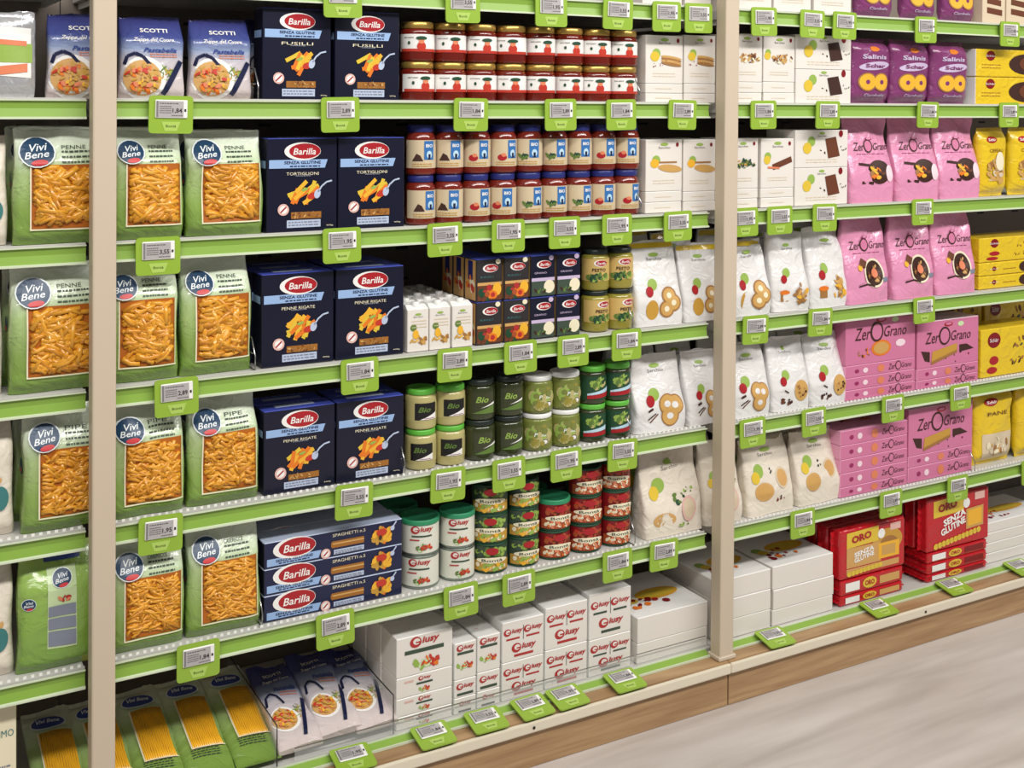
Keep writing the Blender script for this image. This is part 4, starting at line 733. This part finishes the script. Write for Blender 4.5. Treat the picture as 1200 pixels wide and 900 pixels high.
# ---- row 3
boxes(3, [(305, 392, 321), (393, 473, 312)], 'PENNE RIGATE', 5, back=2)
cart = [span(3, 477, 502.5, 353, .022), span(3, 503, 528, 353, .022), span(3, 528.5, 555, 349, .022)]
pc = sachet_carton(cart[1][1]-G, cart[1][2], .045)
for i, s in enumerate(cart):
    for k in range(5): put(pc, s[0], .022+k*.0465, SH[3], 'small white cream carton, %s row, %s' % (['left', 'middle', 'right'][i], ['at the front', 'second deep', 'third deep', 'fourth deep', 'at the back'][k]), 0, 'cream cartons')
sb = [span(3, 557, 588.5, 303, .02), span(3, 589.5, 620, 301, .02), span(3, 621, 650, 298, .02), span(3, 651, 680, 296, .02)]
sbp = [sauce_box(min(s[1] for s in sb)-G, sb[0][2]/2-.0008, .05, k) for k in (0, 1)]
for i, s in enumerate(sb):
    for t in range(2):
        for k in range(3 if i == 0 else 1): put(sbp[i//2], s[0], .02+k*.0515, SH[3]+t*sb[0][2]/2, 'small dark sauce box with %s, %s, %s tier%s' % (('tomato picture', 'lilac band')[i//2], 'left column' if i % 2 == 0 else 'right column', 'upper' if t else 'lower', ['', ', second deep', ', third deep'][k]), 0, 'small dark sauce boxes')
jar_rows(3, 682, 738, 2, 338, 290, lambda r, h: [jar('pesto_jar', r, h, 'jaryellow', 'liddark', ('pesto_label', .24, .78), art_barpesto, .88, lidh=.12, blend=.1)], 'pesto jar with tan label and red oval logo', group='pesto jars with tan labels', xm=710)
def white_row(row, spans, kinds, what, seals=None, d=.06, film='whitebag', seed=60, backs=True, Y=.02, rz=0):
    for i, (a, c, y) in enumerate(spans):
        X, w, h = span(row, a, c, y, Y+.01); p = cookie_bag(w, h, d, kinds[i], seed+i*5, film, seals[i] if seals else None)
        put(p, X, Y, SH[row], '%s, %s shelf, %s' % (what[i], SHN[row], ORD[i]), jit(.05)+rz, 'white cookie bags on the %s shelf' % SHN[row])
        if backs: put(p, X-.015, Y+d+.012, SH[row], 'white cookie bag behind the front one, %s shelf, %s' % (SHN[row], ORD[i]), jit(.05), 'white cookie bags behind').scale = (1, 1, min(1.12, (SH[row-1]-.03-SH[row])/h))
ys = ('yel_pack', .07)
white_row(3, [(742, 797, 285), (799, 846, 288), (853, 903, 283), (904, 945, 274), (947, 992, 268)], ['ring', 'ring', 'ring', 'muf', 'muf'], ['white bag with ring cookies', 'white bag with ring cookies behind post', 'white bag with ring cookies', 'white bag with muffin cookies', 'white bag with muffin cookies'], [ys, ys, ys, None, None])
pk = [span(3, 988, 1045, 252, .025), span(3, 1046, 1095, 250, .025), span(3, 1096, 1143, 247, .025)]; pz = pink_bag(pk[1][1], pk[1][2], .055, 'swirl', 35)
for i, s in enumerate(pk): put(pz, s[0], .02, SH[3], 'pink biscuit bag with swirl biscuit, fourth shelf, %s' % ORD[i], jit(.04), 'pink bags on the fourth shelf')
X, w, h = span(3, 1147, 1232, 276, .03); hs = [.26, .26, .48]; z = 0
for k in range(3): put(yellow_box(w-G, h*hs[k]-.001, .09, 1 if k < 2 else 0, 'yellow_biscuit_pack'), X, .03, SH[3]+z, 'yellow biscuit pack on the fourth shelf, %s of the stack' % ['bottom', 'middle', 'top'][k], 0, 'yellow packs on the fourth shelf'); z += h*hs[k]
# ---- row 4
boxes(4, [(308, 393, 482), (394, 473, 463)], 'PENNE RIGATE', 6, back=1)
b4 = [span(4, 308, 393, 482, .17), span(4, 394, 473, 463, .17)]
def jr4(x0, x1, yl, yu, mk, what, g, xm): jar_rows(4, x0, x1, 2, yl, yu, mk, what, group=g, xm=xm)
jr4(475, 543, 503, 451, lambda r, h: [jar('cream_sauce_jar', r, h, 'jarbeige', 'limelid', ('jarbeige', .20, .70), art_black, .93, lidh=.14, blend=.08)], 'beige sauce jar with lime lid', 'lime-lidded jars', 508)
jr4(544, 611, 491, 440, lambda r, h: [jar('cream_sauce_jar', r, h, 'jardark', 'liddark', ('jardark', .14, .72), art_black2, .93, lidh=.14, blend=.08)], 'dark green sauce jar with dark lid', 'dark-lidded jars', 577)
jr4(612, 677, 487, 436, lambda r, h: [jar('cream_sauce_jar', r, h, 'jargreen', 'lidwhite', ('jargreen', .08, .76), art_olive, .95, lidh=.13, blend=.06)], 'olive green pesto jar with white lid', 'white-lidded jars', 644)
jr4(678, 735, 475, 425, lambda r, h: [jar('cream_sauce_jar', r, h, 'jardark', 'limelid', ('dgreen', .12, .76), art_stripe, .93, lidh=.14, blend=.08), jar('cream_sauce_jar', r, h, 'jardark', 'limelid', ('dgreen', .12, .76), art_stripe, .93, lidh=.14, blend=.08)], 'green pesto jar with red and blue stripe', 'striped pesto jars', 706)
white_row(4, [(742, 802, 418), (804, 848, 414), (853, 902, 405), (903, 946, 398), (947, 991, 393)], ['van', 'van', 'van', 'chip', 'chip'], ['white bag with vanilla rings', 'white bag with vanilla rings behind post', 'white bag with vanilla rings', 'white bag with chocolate chip cookie', 'white bag with chocolate chip cookie'], seed=90)
def pink_stack(row, a, c, ytop, ys, kind, what, Y=.022):
    """upright or flat carton on top of flat ones; ys are the tier lines at the middle column"""
    xm = (a+c)/2; X, w, h = span(row, a, c, ytop, Y); z = 0; zz = [PZ(xm, y, Y)-SH[row] for y in ys]+[h]; n = len(zz)
    for k, zt in enumerate(zz):
        last = k == n-1; p = pink_box(w-G, zt-z-.0008, .08, kind) if last and kind is not None else pink_flat(w-G, zt-z-.0008, .14)
        put(p, X+(0 if last else jit(.0008)), Y, SH[row]+z, '%s, %s' % (what, 'topmost' if last else ['lowest', 'second from bottom', 'third from bottom', 'fourth from bottom'][k]), 0, 'pink wafer boxes'); z = zt
pink_stack(4, 990, 1072, 368, (452, 438, 424), 0, 'pink wafer box, left stack on fifth shelf')
pink_stack(4, 1074, 1146, 374, (441, 428), 1, 'pink wafer box, right stack on fifth shelf')
X, w, h = span(4, 1147, 1222, 382, .03); put(yellow_box(w-.004, h, .09, 0, 'yellow_biscuit_pack'), X, .026, SH[4], 'yellow snack pack with brown pictures, fifth shelf')
for i, (a, c) in enumerate([(1118, 1150), (1153, 1215)]):
    X, w, h = span(4, a, c, 342, .17); put(yellow_box(w, h, .08, 0, 'yellow_biscuit_pack'), X, .17, SH[4], 'orange yellow snack pack standing behind on the fifth shelf, %s' % ('left' if i == 0 else 'right'))
# ---- row 5
X, w, h = span(5, 309, 471, 622, .022); p = spaghetti_box(w, h/3-.0008, .06, 3)
for k in range(3): put(p, X, .022, SH[5]+k*h/3, 'long navy spaghetti box, %s of the three stacked' % ['bottom', 'middle', 'top'][k], 0, 'stacked spaghetti boxes')
for k in range(2): put(p, X-.004, .084+.0615*k, SH[5]+2*h/3, 'long navy spaghetti box lying behind the top one, %s' % ['near', 'far'][k], 0, 'spaghetti boxes behind')
for k in range(2):
    for t in range(2): put(p, X-.004, .084+.0615*k, SH[5]+t*h/3, 'long navy spaghetti box behind the front stack, %s, %s' % (['bottom', 'middle'][t], ['near', 'far'][k]), 0, 'spaghetti boxes behind')
def can_cols(cols, kind, hcan, tiers, what, group, lidm=None, capm='lidgreen'):
    h0 = EYE-SH[5]
    for i, (a, c) in enumerate(cols):
        A, B = PX(a, h0-.05, .05), PX(c, h0-.05, .05); r = (B-A)/2-.0008; n = tiers[i]; pn = food_can(r, hcan, kind); pt = food_can(r, hcan, kind, lidm) if lidm else pn
        for t in range(n):
            q = pt if (lidm and t == n-1) else pn
            put(q, (A+B)/2, r+.02, SH[5]+t*(hcan+.0003), '%s, %s, %s' % (what, 'column '+['one', 'two', 'three', 'four', 'five'][i]+' from the left', ['lowest', 'second tier', 'third tier'][t]), -.25+jit(.2), group)
        if lidm and i == 0: put(pt, (A+B)/2-.01, 3*r+.024, SH[5]+(hcan+.0003), what+', standing behind the left column', jit(.3), group) ; put(pn, (A+B)/2-.01, 3*r+.024, SH[5], what+', under the can behind the left column', jit(.3), group)
hc = (PZ(492, 603, .05)-SH[5])/2-.004
can_cols([(472, 515), (517, 556)], 0, hc, [2, 2], 'white soup can with green lid and carrot picture', 'white soup cans', 'lidgreen')
h2 = (PZ(611, 590, .05)-SH[5])/2-.001
can_cols([(556, 594), (594.5, 630)], 1, h2, [3, 3], 'green vegetable can with yellow salad picture', 'green vegetable cans')
can_cols([(631, 667)], 2, h2, [2], 'orange bean can with green lid', 'orange bean cans with lid', 'lidgreen')
can_cols([(667.5, 704), (704.5, 736)], 2, h2, [3, 3], 'orange bean can without lid', 'orange bean cans')
white_row(5, [(752, 822, 529), (824, 868, 520), (872, 930, 517), (932, 984, 507)], ['bean', 'bean', 'galette', 'galette'], ['cream paper bag with green beans', 'cream paper bag behind the post', 'cream paper bag with round crackers', 'cream paper bag with round crackers'], film='paperbag', seed=130, backs=True, Y=.022)
pink_stack(5, 984, 1063, 499, (564, 548, 532, 516), None, 'pink wafer box, left stack on sixth shelf')
pink_stack(5, 1064, 1139, 474, (541, 528), 1, 'pink wafer box, right stack on sixth shelf')
yk = [span(5, 1145, 1190, 456, .025), span(5, 1193, 1240, 450, .025)]; yb = yellow_bag(yk[0][1], yk[0][2], .05, 15, 1)
for i, s in enumerate(yk): put(yb, s[0], .024, SH[5], 'yellow bread bag with clear lower front, sixth shelf, %s one' % ('left' if i == 0 else 'right'), jit(.04), 'yellow bags on the sixth shelf')

# ---- bottom shelf
B6 = SH[6]
X, w, h = span(6, -60, 19, 768, .03); e = empty('cream_food_box', '', 'food box'); b = MB(); b.box(-w/2, w/2, 0, .1, 0, h, 'cream', .0012); b.build('carton', e); b = MB(); D = Dec(b, flat()); D.text('PRIMO', w*.28, h*.74, w*.36, h*.05, 'teal', 1); D.rect(-w*.45, h*.05, w*.46, h*.25, 'lightblue', 1); D.lines(0, w*.42, h*.5, 3, .012, 'printgrey', 1, .003, 3); b.build('printed_artwork', e)
put(e, X, .03, B6, 'cream food box with blue print at the lower left edge')
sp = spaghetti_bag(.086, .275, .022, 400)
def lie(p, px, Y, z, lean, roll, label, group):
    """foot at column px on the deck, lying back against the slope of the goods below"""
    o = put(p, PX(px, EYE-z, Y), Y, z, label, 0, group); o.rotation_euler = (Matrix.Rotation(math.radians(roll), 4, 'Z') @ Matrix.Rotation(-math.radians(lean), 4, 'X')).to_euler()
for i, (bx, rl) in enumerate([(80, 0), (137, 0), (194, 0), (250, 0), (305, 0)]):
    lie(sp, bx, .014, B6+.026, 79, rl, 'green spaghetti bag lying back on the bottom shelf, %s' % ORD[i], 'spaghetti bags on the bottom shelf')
sb6 = soup_bag(.084, .225, .028, 41, 'SCOTTI')
for i, (bx, yy) in enumerate([(354, .014), (401, .020), (444, .014)]):
    lie(sb6, bx, yy, B6+.034+(.004 if i == 1 else 0), 73, 0, 'blue soup bag lying back on the bottom shelf, %s of three' % ['left', 'middle', 'right'][i], 'soup bags on the bottom shelf')
# white boxes with red logo
def tiers(a, c, lines, kinds, d, n_deep, what, Y=.02, xm=None):
    xm = xm or (a+c)/2; h0 = EYE-B6; xa, xc = PX(a, h0, Y), PX(c, h0, Y); zz = [0]+[PZ(xm, y, Y)-B6 for y in lines]
    for k, kd in enumerate(kinds):
        p = brand_box(xc-xa-G, zz[k+1]-zz[k]-.0008, d, kd)
        for q in range(n_deep): put(p, (xa+xc)/2-.002*q, Y+q*(d+.002), B6+zz[k], '%s, %s%s' % (what, ['lowest', 'second up', 'third up', 'topmost'][k] if k < len(kinds)-1 else 'topmost', ['', ', second deep', ', third deep', ', fourth deep'][q]), 0, 'white boxes with red logo')
tiers(464, 530, (833, 812, 788, 742), ['flat', 'flat', 'flat', 'big'], .07, 3, 'large white mix box with carrot picture', xm=497)
tiers(532, 558, (816, 795, 752), ['low', 'small', 'upright'], .08, 2, 'narrow white mix box, left column', xm=545)
tiers(559, 586, (808, 786, 744), ['low', 'small', 'upright'], .08, 2, 'narrow white mix box, right column', xm=572)
tiers(588, 637, (772, 725), ['m1', 'm1'], .09, 3, 'white box with three red logos, first wide column', xm=612)
tiers(638.5, 688, (757, 708), ['m2', 'm2'], .09, 3, 'white box with three red logos, second wide column', xm=663)
tiers(690, 739, (745, 692), ['m3', 'm3'], .09, 3, 'white box with three red logos, third wide column', xm=714)
def flat_stack(a, c, lines, what, Y=.02, d=.2, over=0):
    xm = (a+c)/2; h0 = EYE-B6; xa, xc = PX(a, h0, Y), PX(c, h0, Y); z = 0
    for k, y in enumerate(lines):
        zt = PZ(xm, y, Y)-B6; p = flat_box(xc-xa-.002, zt-z-.0008, d, 'rice_cake_box', 'white_side', 3+k); put(p, (xa+xc)/2+(over if k == 1 else 0), Y-(.001 if k == 1 else 0), B6+z, '%s, %s' % (what, ['lowest', 'second up', 'topmost'][k] if k < len(lines)-1 else 'topmost'), 0, 'large white flat boxes'); z = zt
flat_stack(746, 829, (744, 714), 'large plain white box left of the post')
flat_stack(838, 903, (722, 698, 674), 'large plain white box right of the post, left stack')
flat_stack(904.5, 976, (706, 683, 656), 'large plain white box, stack beside the red packs', over=.002)
# red cracker packs
def oro_stack(a, c, lines, ytop, kind, what, Y=.02, back=1, lean=.0):
    xm = (a+c)/2; h0 = EYE-B6; xa, xc = PX(a, h0, Y), PX(c, h0, Y); w = xc-xa-.004; z = 0; of = None
    for k, y in enumerate(lines):
        zt = PZ(xm, y, Y)-B6; of = oro_flat(w-.01, zt-z-.001, .10, kind); put(of, (xa+xc)/2, Y, B6+z, 'red cracker pack lying flat, %s, %s' % (what, ['lowest', 'second up', 'third up'][k]), 0, 'flat red packs'); z = zt
    zt = PZ(xm, ytop, Y)-B6; p = oro_big(w, zt-z-.002, .035, kind)
    o = put(p, (xa+xc)/2, Y-.002, B6+z+.001, 'large red cracker pack standing upright, %s' % what, 0, 'upright red packs')
    for k in range(back): put(p, (xa+xc)/2-.004, Y+.036+.037*k, B6+z+.001, 'large red cracker pack behind the upright one, %s%s' % (what, ['', ', third deep'][k]), 0, 'upright red packs')
oro_stack(982, 1060, (690, 672), 614, 0, 'left stack', back=2)
oro_stack(1084, 1158, (665, 652.5, 640), 577, 1, 'right stack', back=2)
X, w, h = span(6, 1150, 1225, 606, .03); p = flat_box(w, h/4-.001, .14, 'rice_cake_box', 'white_side', 6)
for k in range(4): put(p, X+.01, .032, B6+k*h/4, 'white cracker box at the right edge, bottom shelf, %s' % ['lowest', 'second up', 'third up', 'topmost'][k], 0, 'white boxes at the right edge')
# ---- wire dividers between the goods
def divider(row, px, Y0=.004, h=.05, what=''):
    X = PX(px, EYE-SH[row], Y0); b = MB(); z = SH[row]+.0015
    b.tube([(X, Y0+.30, z), (X, Y0, z), (X, Y0-.001, z+h*.45), (X, Y0+.02, z+h), (X, Y0+.30, z+h)], .0013, 'steel', 6); b.tube([(X, Y0+.015, z+h*.5), (X, Y0+.30, z+h*.5)], .001, 'steel', 5)
    tag(b.build('wire_divider'), 'thin wire divider on the %s shelf %s' % (SHN[row], what), 'shelf divider', 'wire dividers')
for row, px, wh in ((1, 302.5, 'left of the navy boxes'), (1, 749, 'right of the gold-lidded jars'), (2, 751, 'right of the blue-lidded jars'), (3, 299, 'left of the navy boxes'), (3, 740.5, 'right of the pesto jars'), (4, 474.2, 'left of the lime-lidded jars'), (4, 738, 'right of the striped jars'), (5, 307.3, 'left of the spaghetti boxes'), (5, 744, 'right of the bean cans'), (5, 1142, 'right of the pink boxes')):
    divider(row, px, .006, .055, wh)
for k, (px, wh) in enumerate([(325, 'between the spaghetti bags and the soup bags'), (461.5, 'between the soup bags and the white boxes')]):
    X = PX(px, DECK_H, .01); e = empty('clear_divider', 'clear upright plastic divider on the bottom shelf '+wh, 'shelf divider', 'clear dividers')
    b = MB(); b.box(X-.0006, X+.0006, .013, .33, DECK+.001, DECK+.075, 'clear_film'); b.build('panel', e)
    b = MB(); b.tube([(X, .0125, DECK+.002), (X, .0125, DECK+.076), (X, .33, DECK+.077)], .0012, 'dark', 5); b.build('edge_strip', e)
# clear front fence of the bottom shelf
for k, (a, c, wh) in enumerate([(345, 742, 'in front of the white logo boxes'), (745, 826, 'left of the right post')]):
    xa, xc = PX(a, DECK_H, .012), PX(c, DECK_H, .012); b = MB(); b.box(xa, xc, .0095, .0115, DECK+.003, DECK+.026, 'clear_film'); b.box(xa, xc, .0094, .0116, DECK+.026, DECK+.0275, 'steel'); tag(b.build('shelf_fence'), 'low clear plastic fence along the bottom shelf, '+wh, 'shelf fence')
